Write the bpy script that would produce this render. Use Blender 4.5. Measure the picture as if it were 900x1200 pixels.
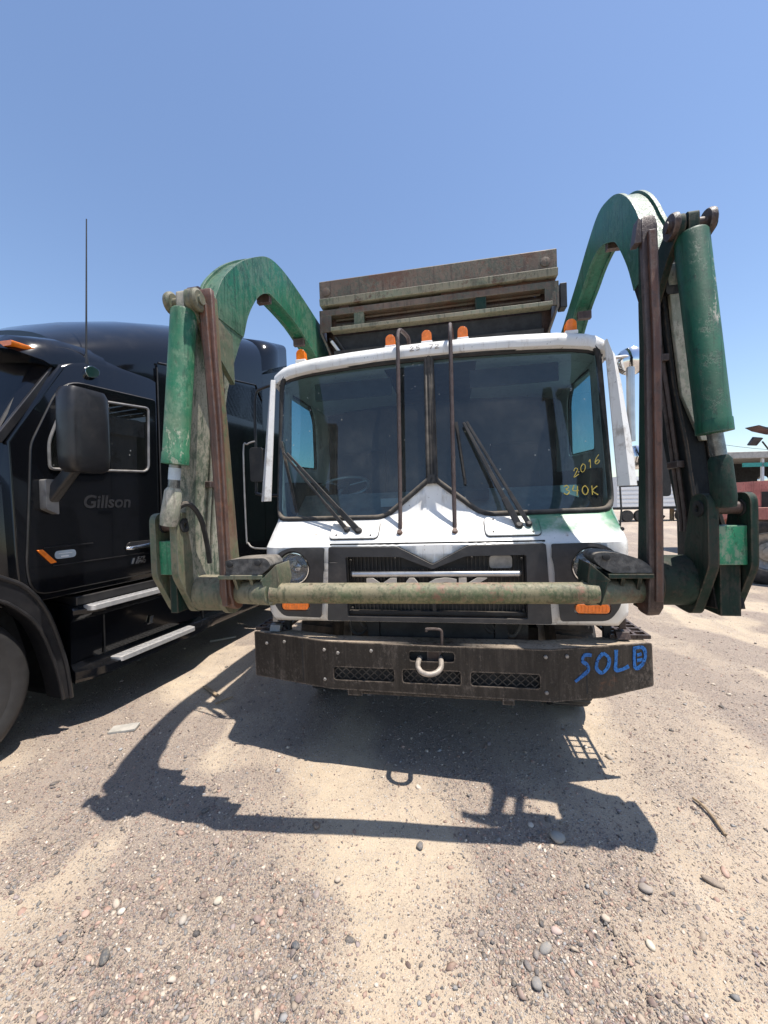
import bpy, bmesh, math, random
import numpy as np
from mathutils import Vector, Matrix, geometry
from math import radians as R, sin, cos, pi, sqrt

S = bpy.context.scene
for o in list(bpy.data.objects): bpy.data.objects.remove(o)
COL = S.collection
random.seed(4)

# ---------------------------------------------------------------- camera, light, exposure
cd = bpy.data.cameras.new('camera'); cam = bpy.data.objects.new('camera', cd); COL.objects.link(cam)
cd.sensor_fit = 'VERTICAL'; cd.sensor_height = 36.0; cd.sensor_width = 27.0
cd.lens = 13.5; cd.clip_start = 0.02; cd.clip_end = 6000
CM = (Matrix.Rotation(R(-1.3), 3, 'X') @ Matrix.Rotation(R(1.0), 3, 'Y') @ Matrix.Rotation(R(90), 3, 'X')).to_4x4()
CM.translation = (0, 0, 1.75)
cam.matrix_world = CM
S.camera = cam

SUN = Vector((0.26, -0.10, 1.0)).normalized()          # direction towards the sun
sd = bpy.data.lights.new('sun', 'SUN'); sun = bpy.data.objects.new('sun', sd); COL.objects.link(sun)
sd.energy = 4.8; sd.angle = R(0.53); sd.color = (1.0, 0.94, 0.86)
sun.rotation_euler = SUN.to_track_quat('Z', 'Y').to_euler()
sun.location = (3, 0, 12)
wd = bpy.data.worlds.new('World'); S.world = wd; wd.use_nodes = True
nt = wd.node_tree; nt.nodes.clear()
sky = nt.nodes.new('ShaderNodeTexSky'); sky.sky_type = 'NISHITA'; sky.sun_disc = False
sky.sun_elevation = math.asin(SUN.z); sky.sun_rotation = math.atan2(SUN.x, SUN.y)
sky.altitude = 300; sky.air_density = 1.25; sky.dust_density = .5; sky.ozone_density = 3.0
bg = nt.nodes.new('ShaderNodeBackground'); bg.inputs[1].default_value = 0.128
wo = nt.nodes.new('ShaderNodeOutputWorld')
gm = nt.nodes.new('ShaderNodeHueSaturation'); gm.inputs['Saturation'].default_value = 1.0; gm.inputs['Hue'].default_value = .504
nt.links.new(sky.outputs[0], gm.inputs['Color']); nt.links.new(gm.outputs[0], bg.inputs[0]); nt.links.new(bg.outputs[0], wo.inputs[0])
S.view_settings.view_transform = 'Standard'; S.view_settings.look = 'None'
S.view_settings.exposure = 0.52; S.view_settings.gamma = 1.0
S.render.engine = 'CYCLES'

# ---------------------------------------------------------------- materials
class N:
    """small wrapper round one node material"""
    def __init__(s, name):
        s.m = bpy.data.materials.new(name); s.m.use_nodes = True
        s.t = s.m.node_tree; s.t.nodes.clear()
        s.out = s.n('OutputMaterial'); s.tc = s.n('TexCoord')
        s.co = s.tc.outputs['Object']
    def n(s, k): return s.t.nodes.new('ShaderNode' + k)
    def lk(s, v, sock):
        if hasattr(v, 'is_output'): s.t.links.new(v, sock)
        elif isinstance(v, (tuple, list)):
            sock.default_value = tuple(v) + ((1.0,) if len(v) == 3 and sock.type == 'RGBA' else ())
        else: sock.default_value = v
    def scale(s, sc, co=None):
        n = s.n('Mapping'); s.lk(co or s.co, n.inputs[0]); n.inputs['Scale'].default_value = sc; return n.outputs[0]
    def noise(s, sc, det=4, ro=.6, co=None, dist=0.0):
        n = s.n('TexNoise'); s.lk(co or s.co, n.inputs['Vector'])
        n.inputs['Scale'].default_value = sc; n.inputs['Detail'].default_value = det
        n.inputs['Roughness'].default_value = ro; n.inputs['Distortion'].default_value = dist
        return n.outputs[0]
    def voro(s, sc, co=None, feat='F1'):
        n = s.n('TexVoronoi'); n.feature = feat; s.lk(co or s.co, n.inputs['Vector']); n.inputs['Scale'].default_value = sc
        return n
    def ramp(s, f, a, b, lo=0.0, hi=1.0):
        if a > b: a, b, lo, hi = b, a, hi, lo
        n = s.n('MapRange'); s.lk(f, n.inputs[0]); n.inputs[1].default_value = a; n.inputs[2].default_value = b
        n.inputs[3].default_value = lo; n.inputs[4].default_value = hi; n.interpolation_type = 'SMOOTHSTEP'; return n.outputs[0]
    def mix(s, f, a, b, mode='MIX'):
        n = s.n('Mix'); n.data_type = 'RGBA'; n.blend_type = mode
        s.lk(f, n.inputs[0]); s.lk(a, n.inputs[6]); s.lk(b, n.inputs[7]); return n.outputs[2]
    def math(s, op, a, b=0.0):
        n = s.n('Math'); n.operation = op; s.lk(a, n.inputs[0]); s.lk(b, n.inputs[1]); return n.outputs[0]
    def xyz(s, co=None):
        n = s.n('SeparateXYZ'); s.lk(co or s.co, n.inputs[0]); return n.outputs
    def up(s):
        g = s.n('NewGeometry'); x = s.n('SeparateXYZ'); s.lk(g.outputs['Normal'], x.inputs[0]); return x.outputs[2]
    def bump(s, h, st=.3, d=.01):
        n = s.n('Bump'); s.lk(h, n.inputs['Height']); n.inputs['Strength'].default_value = st; n.inputs['Distance'].default_value = d
        return n.outputs[0]
    def pbr(s, col, ro=.5, me=0.0, nor=None, coat=0.0, spec=.5, **k):
        p = s.n('BsdfPrincipled'); s.lk(col, p.inputs['Base Color']); s.lk(ro, p.inputs['Roughness']); s.lk(me, p.inputs['Metallic'])
        p.inputs['Coat Weight'].default_value = coat; p.inputs['Coat Roughness'].default_value = .04
        p.inputs['Specular IOR Level'].default_value = spec
        for q, v in k.items(): s.lk(v, p.inputs[q])
        if nor is not None: s.lk(nor, p.inputs['Normal'])
        s.t.links.new(p.outputs[0], s.out.inputs[0]); return s.m

DUST = (.42, .34, .25)
def worn(name, base, under, chip=.60, dust=.5, rust=None, rustt=.62, ro=.5, sc=1.0, streak=0.0, spec=.4, var=.3, me=0.0, soft=.8, low=None, edge=None, scrape=None):
    """paint that is patchy, chipped down to an under-colour, rusted and dusty"""
    m = N(name)
    a = m.noise(2.3 * sc, 5, .6)
    c = m.mix(m.ramp(a, .3, .7), tuple(v * (1 - var) for v in base), tuple(min(1, v * (1 + var)) for v in base))
    if low: c = m.mix(m.ramp(m.math('ADD', m.xyz()[2], m.math('MULTIPLY', m.noise(4, 7, .7), .8)), low[1] + .4, low[2] + .4, 1, 0), c, low[0])
    st = m.noise(7 * sc, 8, .7, m.scale((3.0, 3.0, .35)))
    if streak: c = m.mix(m.math('MULTIPLY', m.ramp(st, .45, .68), streak), c, under)
    f = m.noise(24 * sc, 14, .78, m.scale((1.25, 1.25, .8)))
    big = m.noise(2.6 * sc, 4, .6)
    chipf = m.ramp(m.math('ADD', m.math('MULTIPLY', f, .70), m.math('MULTIPLY', big, .38)), chip - .045, chip + .05)
    c = m.mix(m.math('MULTIPLY', chipf, soft), c, under)
    c = m.mix(m.math('MULTIPLY', m.ramp(m.noise(70 * sc, 8, .75), .54, .62), .5), c, tuple(.5 * (p + q) for p, q in zip(under, base)))
    c = m.mix(m.math('MULTIPLY', m.ramp(m.noise(45 * sc, 10, .75, m.scale((1, 1, .5))), .57, .62), .65), c, tuple(v * .35 for v in base))
    if rust:
        rf = m.ramp(m.math('ADD', m.math('MULTIPLY', m.noise(9 * sc, 10, .75), .6), m.math('MULTIPLY', m.noise(1.7 * sc, 2, .5), .4)), rustt - .05, rustt + .04)
        c = m.mix(rf, c, m.mix(m.noise(40 * sc, 4), rust, tuple(v * .45 for v in rust)))
    # corners rubbed bare
    bv = m.n('Bevel'); bv.samples = 3; bv.inputs[0].default_value = .013
    ng = m.n('NewGeometry'); dv = m.n('VectorMath'); dv.operation = 'DOT_PRODUCT'; m.lk(bv.outputs[0], dv.inputs[0]); m.lk(ng.outputs['Normal'], dv.inputs[1])
    ed = m.math('MULTIPLY', m.ramp(dv.outputs['Value'], .985, .90, 0, 1), m.ramp(m.noise(18 * sc, 8, .75), .38, .56))
    c = m.mix(m.math('MULTIPLY', ed, .85), c, edge or tuple(min(1, .55 * u + .09) for u in under))
    d = m.ramp(m.math('ADD', m.math('MULTIPLY', m.up(), .5), m.noise(6 * sc, 6, .7)), .45, 1.15, 0, dust)
    c = m.mix(d, c, DUST)
    if scrape:
        sf = m.math('MULTIPLY', m.ramp(m.noise(11, 12, .8, m.scale((1.6, 1.6, .8))), .54, .58), m.ramp(m.noise(2.2, 2, .5), .46, .54))
        c = m.mix(m.math('MULTIPLY', sf, .9), c, scrape)
    rl = m.ramp(m.noise(9, 4, .6, m.scale((5, 5, .22))), .55, .66, 0, .6)
    gs = m.ramp(m.noise(3.3, 8, .75), .56, .66, 0, .55); c = m.mix(gs, c, tuple(v * .30 + .006 for v in base))
    c = m.mix(rl, c, tuple(v * .4 for v in base))
    h = m.math('ADD', m.math('MULTIPLY', chipf, -.5), m.math('MULTIPLY', m.noise(60 * sc, 4), .35))
    rr = m.math('ADD', ro, m.math('MULTIPLY', d, .35))
    return m.pbr(c, rr, me, m.bump(h, .35, .004), spec=spec)

def simple(name, col, ro=.5, me=0.0, coat=0.0, var=.15, sc=12, dust=0.0, bump=.08, spec=.5):
    m = N(name)
    c = m.mix(m.ramp(m.noise(sc, 6, .65), .3, .7), tuple(v * (1 - var) for v in col), tuple(min(1, v * (1 + var)) for v in col))
    rr = m.ramp(m.noise(sc * .7, 5, .7), .3, .7, max(.02, ro - .06), ro + .08)
    if dust:
        d = m.ramp(m.math('ADD', m.math('MULTIPLY', m.up(), .4), m.noise(sc * .5, 7, .7)), .45, 1.1, 0, dust)
        c = m.mix(d, c, DUST); rr = m.math('ADD', rr, m.math('MULTIPLY', d, .4))
    return m.pbr(c, rr, me, m.bump(m.noise(sc * 6, 4), bump, .003) if bump else None, coat=coat, spec=spec)

MT = {}
MT['arm_pale'] = worn('worn_green_dusty', (.008, .115, .055), (.09, .18, .11), chip=.56, dust=.30, rust=(.20, .10, .05), rustt=.66, streak=.25, soft=.7, scrape=(.30, .31, .24))
MT['arm_green'] = worn('worn_green', (.008, .080, .042), (.02, .05, .035), chip=.60, dust=.10, rust=(.16, .07, .04), rustt=.68, scrape=(.36, .33, .28))
MT['web_green'] = worn('bright_worn_green', (.012, .21, .10), (.25, .30, .22), chip=.60, dust=.2, rust=(.12, .07, .04), rustt=.66, ro=.35)
MT['arm_dark'] = worn('worn_green_dark', (.010, .030, .022), (.035, .034, .028), chip=.58, dust=.08, rust=(.10, .055, .04), rustt=.60, streak=.4, ro=.62, spec=.2, edge=(.12, .085, .06))  # darker copy of the worn arm green
MT['leg_shaded'] = worn('shaded_grimy_leg', (.011, .014, .016), (.028, .026, .024), chip=.60, dust=.06, rust=(.06, .04, .03), rustt=.64, streak=.3, ro=.62, spec=.2, edge=(.12, .085, .06))  # right leg's shade put into the base colour, along with grime and rust
MT['arm_grime'] = worn('grimy_beige_green', (.175, .16, .105), (.045, .095, .055), chip=.54, dust=.38, rust=(.17, .09, .05), rustt=.60, streak=.35, soft=.6)
MT['arch_green'] = worn('faded_green', (.006, .088, .052), (.05, .14, .095), chip=.56, dust=.25, rust=(.22, .15, .09), rustt=.68, streak=.30, ro=.40, soft=.7)
MT['arch_fading'] = worn('green_fading_to_bare_primer', (.005, .105, .052), (.10, .17, .11), chip=.56, dust=.28, rust=(.2, .13, .08), rustt=.68, streak=.30, ro=.42, soft=.7, low=((.33, .33, .25), 2.15, 3.0))
MT['leg_fading'] = worn('bare_primer_leg', (.008, .11, .055), (.075, .115, .075), chip=.555, dust=.30, rust=(.16, .09, .06), rustt=.66, streak=.25, soft=.75, low=((.36, .34, .27), 2.15, 3.0))
MT['rod'] = simple('oily_piston_rod', (.16, .17, .17), .3, .7, var=.4, sc=25, bump=.05)
MT['leg_beige'] = worn('dusty_beige_leg', (.40, .37, .30), (.16, .20, .14), chip=.54, dust=.35, rust=(.16, .09, .06), rustt=.66, soft=.6)
MT['fork_web'] = worn('fork_side_green', (.10, .15, .075), (.16, .10, .06), chip=.50, dust=.3, rust=(.17, .085, .05), rustt=.585, streak=.5)
MT['fork_rust'] = worn('worn_steel_rust', (.12, .052, .032), (.06, .038, .030), chip=.56, dust=.18, rust=(.22, .10, .055), rustt=.58, streak=.6, ro=.5, spec=.5)
MT['fork_dark'] = worn('worn_steel_dark', (.055, .036, .032), (.10, .068, .058), chip=.58, dust=.08, rust=(.12, .06, .045), rustt=.60, streak=.5, ro=.45)
MT['bar'] = worn('rail_paint', (.085, .105, .050), (.26, .215, .13), chip=.53, dust=.30, rust=(.28, .14, .09), rustt=.575, sc=1.6, soft=.6)
MT['bumper'] = worn('bumper_black_brown', (.015, .0125, .0115), (.12, .10, .085), chip=.605, dust=.13, rust=(.12, .055, .03), rustt=.63, streak=.28, ro=.5, edge=(.30, .24, .19))
MT['flange'] = worn('dusty_bumper_top', (.12, .09, .07), (.36, .30, .24), chip=.48, dust=.8, rust=(.2, .12, .08), rustt=.58, ro=.8)
MT['rack'] = worn('rack_steel', (.155, .105, .074), (.06, .085, .06), chip=.56, dust=.18, rust=(.17, .085, .05), rustt=.56, streak=.35, soft=.6)
MT['rack_lip'] = worn('rack_lip_paint', (.17, .18, .12), (.27, .23, .16), chip=.52, dust=.4, rust=(.15, .08, .05), rustt=.58, soft=.7)
MT['body'] = worn('packer_body_green', (.02, .12, .065), (.2, .2, .16), chip=.60, dust=.4, rust=(.15, .07, .04), rustt=.66)
MT['pad'] = simple('scuffed_pad_rubber', (.075, .075, .073), .8, var=.5, sc=30, dust=.35, bump=.5)
MT['rubber'] = simple('rubber', (.028, .028, .028), .75, var=.35, dust=.35, bump=.4)
MT['tyre'] = simple('tyre_rubber', (.022, .022, .023), .7, var=.3, dust=.45, bump=.3)
MT['tyre_clean'] = simple('tyre_sidewall', (.030, .029, .029), .5, var=.15, dust=.05, bump=.1)
MT['panel_grey'] = simple('dark_grey_trim', (.042, .042, .044), .6, var=.15, dust=.16, bump=.15)
MT['black'] = simple('black_plastic', (.014, .014, .015), .55, var=.3, dust=.15)
MT['void'] = simple('dark_interior', (.02, .021, .022), .8, var=.4)
MT['interior'] = simple('cab_lining', (.05, .055, .06), .8, var=.2)
MT['dash'] = simple('dashboard_vinyl', (.22, .25, .24), .6, var=.25, dust=.3)
MT['chrome'] = simple('chrome', (.75, .76, .77), .12, 1.0, var=.05, dust=.15, bump=.03)
MT['dull_reflector'] = simple('dull_reflector', (.55, .56, .57), .16, .9, var=.1)
MT['bar_alu'] = simple('satin_aluminium', (.50, .51, .52), .35, .85, var=.1, dust=.2, bump=.08)
MT['steel'] = simple('grey_steel', (.30, .29, .28), .45, .6, var=.25, dust=.4, bump=.2)
MT['orange'] = simple('amber_lens', (.85, .20, .012), .2, var=.15, sc=30, coat=.5, dust=.12)
MT['letter'] = simple('brushed_letter', (.55, .55, .54), .4, .4, var=.1, dust=.2)
MT['hook'] = simple('bare_hook_steel', (.33, .29, .25), .5, .2, var=.35, sc=25, dust=.2, bump=.3)
def spray():
    m = N('blue_spray_paint'); t = m.n('BsdfTransparent'); p = m.n('BsdfPrincipled'); p.inputs['Roughness'].default_value = .55
    m.lk(m.mix(m.noise(50, 4), (.006, .09, .34), (.015, .17, .50)), p.inputs['Base Color'])
    x = m.n('MixShader'); m.lk(m.ramp(m.noise(55, 8, .8), .36, .52), x.inputs[0]); m.t.links.new(t.outputs[0], x.inputs[1]); m.t.links.new(p.outputs[0], x.inputs[2]); m.t.links.new(x.outputs[0], m.out.inputs[0]); return m.m
MT['blue'] = spray()
MT['yellow'] = simple('yellow_paint_marker', (.46, .36, .07), .6, var=.3, sc=90)
MT['marker'] = simple('faded_black_marker', (.30, .27, .25), .6)
MT['red_faded'] = worn('faded_red_paint', (.50, .19, .16), (.55, .28, .23), chip=.60, dust=.35, ro=.55)
MT['white_far'] = simple('white_trailer_paint', (.68, .69, .70), .5, var=.08, dust=.2)
MT['grey_far'] = simple('weathered_grey_panel', (.36, .35, .32), .6, var=.2, dust=.3)
MT['wood'] = simple('dry_wood', (.30, .22, .14), .8, var=.3, sc=30)
MT['tread_alu'] = simple('step_aluminium', (.60, .60, .60), .38, .55, var=.12, sc=40, dust=.3, bump=.2)
MT['text_grey'] = simple('faded_grey_print', (.020, .020, .023), .5, var=.2)
MT['sticker'] = simple('printed_sticker', (.40, .47, .52), .5, var=.15)
MT['sticker_green'] = simple('green_printed_sticker', (.13, .42, .22), .5, var=.15)
MT['white_print'] = simple('white_print', (.75, .75, .75), .5, var=.05)
MT['fin'] = simple('radiator_fin', (.05, .046, .042), .6, .3, var=.4, dust=.3)
MT['teal'] = simple('teal_awning', (.05, .35, .30), .6)

def cab_white():
    m = N('white_cab_paint')
    p = m.xyz()
    c = m.mix(m.ramp(m.noise(2.0, 5), .3, .7), (.76, .75, .72), (.82, .82, .80))
    # green overspray below the windscreen on one side (a stain with its own outline)
    nz = m.noise(7, 6, .65)
    gx = m.ramp(m.math('ADD', p[0], m.math('MULTIPLY', nz, .16)), .60, .72)
    low = m.ramp(m.math('ADD', p[2], m.math('MULTIPLY', nz, .06)), 1.385, 1.445)
    strip = m.ramp(m.math('ADD', p[2], m.math('MULTIPLY', nz, .02)), 1.455, 1.485)
    g = m.math('MULTIPLY', m.math('MULTIPLY', gx, low), m.math('MAXIMUM', m.ramp(nz, .30, .60, .60, 1.0), strip))
    g = m.math('MULTIPLY', g, m.ramp(p[2], 1.62, 1.56)); g = m.math('MULTIPLY', g, m.ramp(p[0], 1.21, 1.17))
    c = m.mix(g, c, m.mix(m.noise(5, 4), (.008, .17, .08), (.03, .27, .14)))
    # grime runs, speckle, chips
    st = m.ramp(m.noise(5, 8, .7, m.scale((4, 4, .4))), .52, .72, 0, .55)
    c = m.mix(st, c, (.36, .31, .25))
    gl = m.math('MULTIPLY', m.ramp(m.noise(6, 9, .75), .50, .66), m.math('MAXIMUM', m.ramp(p[2], 1.02, .84), m.ramp(m.math('ABSOLUTE', p[0]), 1.10, 1.2)))
    c = m.mix(m.math('MULTIPLY', gl, .6), c, (.24, .19, .14))
    ch = m.ramp(m.noise(26, 10, .7), .64, .68)
    c = m.mix(m.math('MULTIPLY', ch, .8), c, (.17, .11, .08))
    sp = m.voro(30); spk = m.math('MULTIPLY', m.ramp(sp.outputs['Distance'], .13, .08), m.ramp(m.noise(3, 2), .50, .62))
    c = m.mix(m.math('MULTIPLY', spk, .6), c, (.09, .08, .07))
    d = m.ramp(m.math('ADD', m.math('MULTIPLY', m.up(), .4), m.noise(4, 7, .7)), .55, 1.2, 0, .45)
    c = m.mix(d, c, (.5, .42, .32))
    return m.pbr(c, m.ramp(m.noise(9, 5), .3, .7, .3, .5), 0, m.bump(m.math('ADD', m.math('MULTIPLY', m.noise(30, 4), .05), m.noise(3.5, 2, .5)), .35, .02), spec=.5)
MT['white'] = cab_white()

def gloss_black():
    m = N('gloss_black_paint')
    d = m.ramp(m.math('ADD', m.math('MULTIPLY', m.up(), .25), m.noise(3.5, 8, .7)), .6, 1.15, 0, .07)
    c = m.mix(d, (.004, .0045, .006), (.30, .26, .21))
    return m.pbr(c, m.ramp(d, 0, .07, .13, .4), 0, m.bump(m.noise(1.6, 2), .05, .02), coat=.35, spec=.35)
MT['gloss'] = gloss_black()
MT['semi'] = simple('satin_black_moulding', (.016, .016, .018), .36, var=.15, dust=.08, bump=.1)

def glass(name, tint, rough=0.0, dirt=.10, refl=1.0):
    m = N(name)
    tr = m.n('BsdfTransparent'); m.lk(tint, tr.inputs[0])
    gl = m.n('BsdfGlossy'); gl.inputs['Roughness'].default_value = rough; m.lk((refl, refl, refl), gl.inputs[0])
    ge = m.n('NewGeometry'); dt = m.n('VectorMath'); dt.operation = 'DOT_PRODUCT'; m.lk(ge.outputs['Incoming'], dt.inputs[0]); m.lk(ge.outputs['Normal'], dt.inputs[1])
    sch = m.math('ADD', .045, m.math('MULTIPLY', m.math('POWER', m.math('SUBTRACT', 1.0, m.math('ABSOLUTE', dt.outputs['Value'])), 5.0), .955))
    m.lk(m.bump(m.noise(1.2, 2), .03, .02), gl.inputs['Normal'])
    a = m.n('MixShader'); m.t.links.new(m.math('MULTIPLY', sch, 1.25), a.inputs[0])
    m.t.links.new(tr.outputs[0], a.inputs[1]); m.t.links.new(gl.outputs[0], a.inputs[2])
    df = m.n('BsdfDiffuse'); m.lk((.42, .44, .42), df.inputs[0])
    sp = m.voro(17); spk = m.math('MULTIPLY', m.ramp(sp.outputs['Distance'], .15, .07), m.ramp(m.noise(4, 2), .50, .58))
    dd = m.math('MAXIMUM', m.ramp(m.noise(3.0, 8, .7), .42, .85, dirt * .25, dirt), m.math('MULTIPLY', spk, .45))
    b = m.n('MixShader'); m.t.links.new(dd, b.inputs[0])
    m.t.links.new(a.outputs[0], b.inputs[1]); m.t.links.new(df.outputs[0], b.inputs[2])
    m.t.links.new(b.outputs[0], m.out.inputs[0]); return m.m
MT['glass'] = glass('windscreen_glass', (.40, .53, .56), dirt=.12)
MT['side_glass'] = glass('tinted_side_glass', (.36, .64, .70), dirt=.08)
MT['dark_glass'] = glass('dark_tinted_glass', (.16, .19, .20), dirt=.05)
MT['lens'] = glass('lamp_lens', (.8, .82, .84), dirt=.25)

# ---------------------------------------------------------------- mesh helpers
FINE = {'bolt', 'lens_rib', 'lug_nut', 'expanded_mesh', 'grille_slat', 'tread_ridge', 'bolt_hole', 'sticker_print', 'pin_mark', 'grate_bar'}
class G:
    """collects faces, then links them as ONE mesh object"""
    def __init__(s): s.v = []; s.f = []
    def add(s, vs, fs):
        b = len(s.v); s.v += [tuple(v) for v in vs]; s.f += [tuple(i + b for i in f) for f in fs]; return s
    def box(s, x0, x1, y0, y1, z0, z1):
        vs = [(x, y, z) for z in (z0, z1) for y in (y0, y1) for x in (x0, x1)]
        return s.add(vs, [(0, 2, 3, 1), (4, 5, 7, 6), (0, 1, 5, 4), (2, 6, 7, 3), (0, 4, 6, 2), (1, 3, 7, 5)])
    def prism(s, poly, ax, a, b):
        """poly: points in the plane across axis ax (yz, xz or xy), pushed from a to b (numbers or functions of the point)"""
        fa = a if callable(a) else (lambda p: a); fb = b if callable(b) else (lambda p: b)
        def mk(p, d): return {'x': (d, p[0], p[1]), 'y': (p[0], d, p[1]), 'z': (p[0], p[1], d)}[ax]
        n = len(poly); vs = [mk(p, fa(p)) for p in poly] + [mk(p, fb(p)) for p in poly]
        tri = geometry.tessellate_polygon([[Vector((p[0], p[1], 0)) for p in poly]])
        fs = [tuple(t) for t in tri] + [tuple(n + i for i in reversed(t)) for t in tri]
        fs += [(i, (i + 1) % n, n + (i + 1) % n, n + i) for i in range(n)]
        return s.add(vs, fs)
    def beam(s, p, q, w, h, up=(0, 0, 1), w2=None, h2=None):
        p, q = Vector(p), Vector(q); d = (q - p).normalized(); u = Vector(up)
        if abs(d.dot(u)) > .98: u = Vector((0, 1, 0))
        r = d.cross(u).normalized(); u = r.cross(d)
        w2 = w2 or w; h2 = h2 or h; vs = []
        for c, ww, hh in ((p, w, h), (q, w2, h2)):
            vs += [c + r * (sx * ww / 2) + u * (sz * hh / 2) for sx, sz in ((-1, -1), (1, -1), (1, 1), (-1, 1))]
        return s.add(vs, [(3, 2, 1, 0), (4, 5, 6, 7), (0, 1, 5, 4), (1, 2, 6, 5), (2, 3, 7, 6), (3, 0, 4, 7)])
    def tube(s, path, r, n=10, closed=False, cap=True):
        P = [Vector(p) for p in path]; m = len(P); rs = r if isinstance(r, (list, tuple)) else [r] * m
        vs = []; prev = None
        for i in range(m):
            a = P[(i - 1) % m] if (closed or i) else P[i]; b = P[(i + 1) % m] if (closed or i < m - 1) else P[i]
            t = (b - a).normalized()
            if prev is None:
                u = Vector((0, 0, 1)) if abs(t.z) < .9 else Vector((0, 1, 0))
                x = t.cross(u).normalized()
            else:
                x = (prev - t * prev.dot(t)).normalized()
            prev = x; y = t.cross(x)
            vs += [P[i] + (x * cos(2 * pi * k / n) + y * sin(2 * pi * k / n)) * rs[i] for k in range(n)]
        fs = []
        for i in range(m if closed else m - 1):
            j = (i + 1) % m
            fs += [(i * n + k, i * n + (k + 1) % n, j * n + (k + 1) % n, j * n + k) for k in range(n)]
        if cap and not closed: fs += [tuple(range(n - 1, -1, -1)), tuple((m - 1) * n + k for k in range(n))]
        return s.add(vs, fs)
    def lathe(s, prof, c, ax, n=24, cap=True):
        """prof: (radius, distance along ax)"""
        c = Vector(c); t = Vector(ax).normalized(); u = Vector((0, 0, 1)) if abs(t.z) < .9 else Vector((0, 1, 0))
        x = t.cross(u).normalized(); y = t.cross(x); vs = []; m = len(prof)
        for r, h in prof: vs += [c + t * h + (x * cos(2 * pi * k / n) + y * sin(2 * pi * k / n)) * r for k in range(n)]
        fs = [(i * n + k, i * n + (k + 1) % n, (i + 1) * n + (k + 1) % n, (i + 1) * n + k) for i in range(m - 1) for k in range(n)]
        if cap: fs += [tuple(range(n - 1, -1, -1)), tuple((m - 1) * n + k for k in range(n))]
        return s.add(vs, fs)
    def loft(s, rings, cap=True, closed=True):
        n = len(rings[0]); vs = [p for r in rings for p in r]
        fs = [(i * n + k, i * n + (k + 1) % n, (i + 1) * n + (k + 1) % n, (i + 1) * n + k)
              for i in range(len(rings) - 1) for k in range(n if closed else n - 1)]
        if cap and closed: fs += [tuple(range(n - 1, -1, -1)), tuple((len(rings) - 1) * n + k for k in range(n))]
        return s.add(vs, fs)
    def cdt(s, outer, holes, step, fn):
        """flat panel with holes in (u,v), mapped to 3D by fn(u,v)"""
        vs = []; ed = []
        def loop(l, close=True):
            b = len(vs); vs.extend(Vector(p) for p in l); n = len(l); ed.extend((b + i, b + (i + 1) % n) for i in range(n))
        def dens(l):
            o = []
            for i in range(len(l)):
                p, q = Vector(l[i]), Vector(l[(i + 1) % len(l)]); k = max(1, int((q - p).length / step))
                o += [tuple(p.lerp(q, j / k)) for j in range(k)]
            return o
        outer = dens(outer); holes = [dens(h) for h in holes]
        loop(outer)
        for h in holes: loop(h)
        us = [p[0] for p in outer]; ws = [p[1] for p in outer]
        u = min(us) + step / 2
        while u < max(us):
            w = min(ws) + step / 2
            while w < max(ws):
                p = (u, w)
                if inside(p, outer) and not any(inside(p, h) for h in holes): vs.append(Vector(p))
                w += step
            u += step
        r = geometry.delaunay_2d_cdt(vs, ed, [], 0, 1e-5)
        fs = []
        for f in r[2]:
            c = sum((r[0][i] for i in f), Vector((0, 0))) / len(f)
            if inside(c, outer) and not any(inside(c, h) for h in holes): fs.append(tuple(f))
        return s.add([fn(p[0], p[1]) for p in r[0]], fs)
    def build(s, name, mat, parent=None, bevel=0.0, seg=2, ang=35, thick=0.0, label=None, kind=None, off=-1.0, fix=True):
        me = bpy.data.meshes.new(name); me.from_pydata(s.v, [], s.f)
        if fix:
            bm = bmesh.new(); bm.from_mesh(me)
            bmesh.ops.remove_doubles(bm, verts=bm.verts, dist=1e-5)
            bmesh.ops.recalc_face_normals(bm, faces=bm.faces)
            loose = [v for v in bm.verts if not v.link_faces]
            if loose: bmesh.ops.delete(bm, geom=loose, context='VERTS')
            bm.to_mesh(me); bm.free()
        me.materials.append(MT[mat] if isinstance(mat, str) else mat)
        if len(me.polygons):
            me.polygons.foreach_set('use_smooth', [True] * len(me.polygons))
            me.set_sharp_from_angle(angle=R(ang))
        o = bpy.data.objects.new(name, me); COL.objects.link(o)
        if parent: o.parent = parent
        if thick:
            md = o.modifiers.new('solid', 'SOLIDIFY'); md.thickness = thick; md.offset = off
        if bevel:
            md = o.modifiers.new('bevel', 'BEVEL'); md.width = bevel; md.segments = seg; md.limit_method = 'ANGLE'; md.angle_limit = R(40)
            md.harden_normals = True
        if label: o['label'] = label
        if kind or name in FINE: o['kind'] = kind or 'stuff'
        return o
def inside(p, poly):
    x, y = p[0], p[1]; c = False; j = len(poly) - 1
    for i in range(len(poly)):
        a, b = poly[i], poly[j]
        if (a[1] > y) != (b[1] > y) and x < (b[0] - a[0]) * (y - a[1]) / (b[1] - a[1]) + a[0]: c = not c
        j = i
    return c
def rnd(poly, r, n=5):
    """round the corners of a polygon; r one number or one per corner"""
    o = []; m = len(poly)
    for i in range(m):
        a, b, c = Vector(poly[i - 1]), Vector(poly[i]), Vector(poly[(i + 1) % m])
        rr = r[i] if isinstance(r, (list, tuple)) else r
        d1 = min(rr, (a - b).length * .48); d2 = min(rr, (c - b).length * .48)
        p, q = b + (a - b).normalized() * d1, b + (c - b).normalized() * d2
        if rr <= 0: o.append(tuple(b)); continue
        for k in range(n + 1):
            t = k / n; o.append(tuple(p * (1 - t) ** 2 + b * 2 * t * (1 - t) + q * t * t))
    return o
def lerp(a, b, t): return a + (b - a) * t
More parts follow.
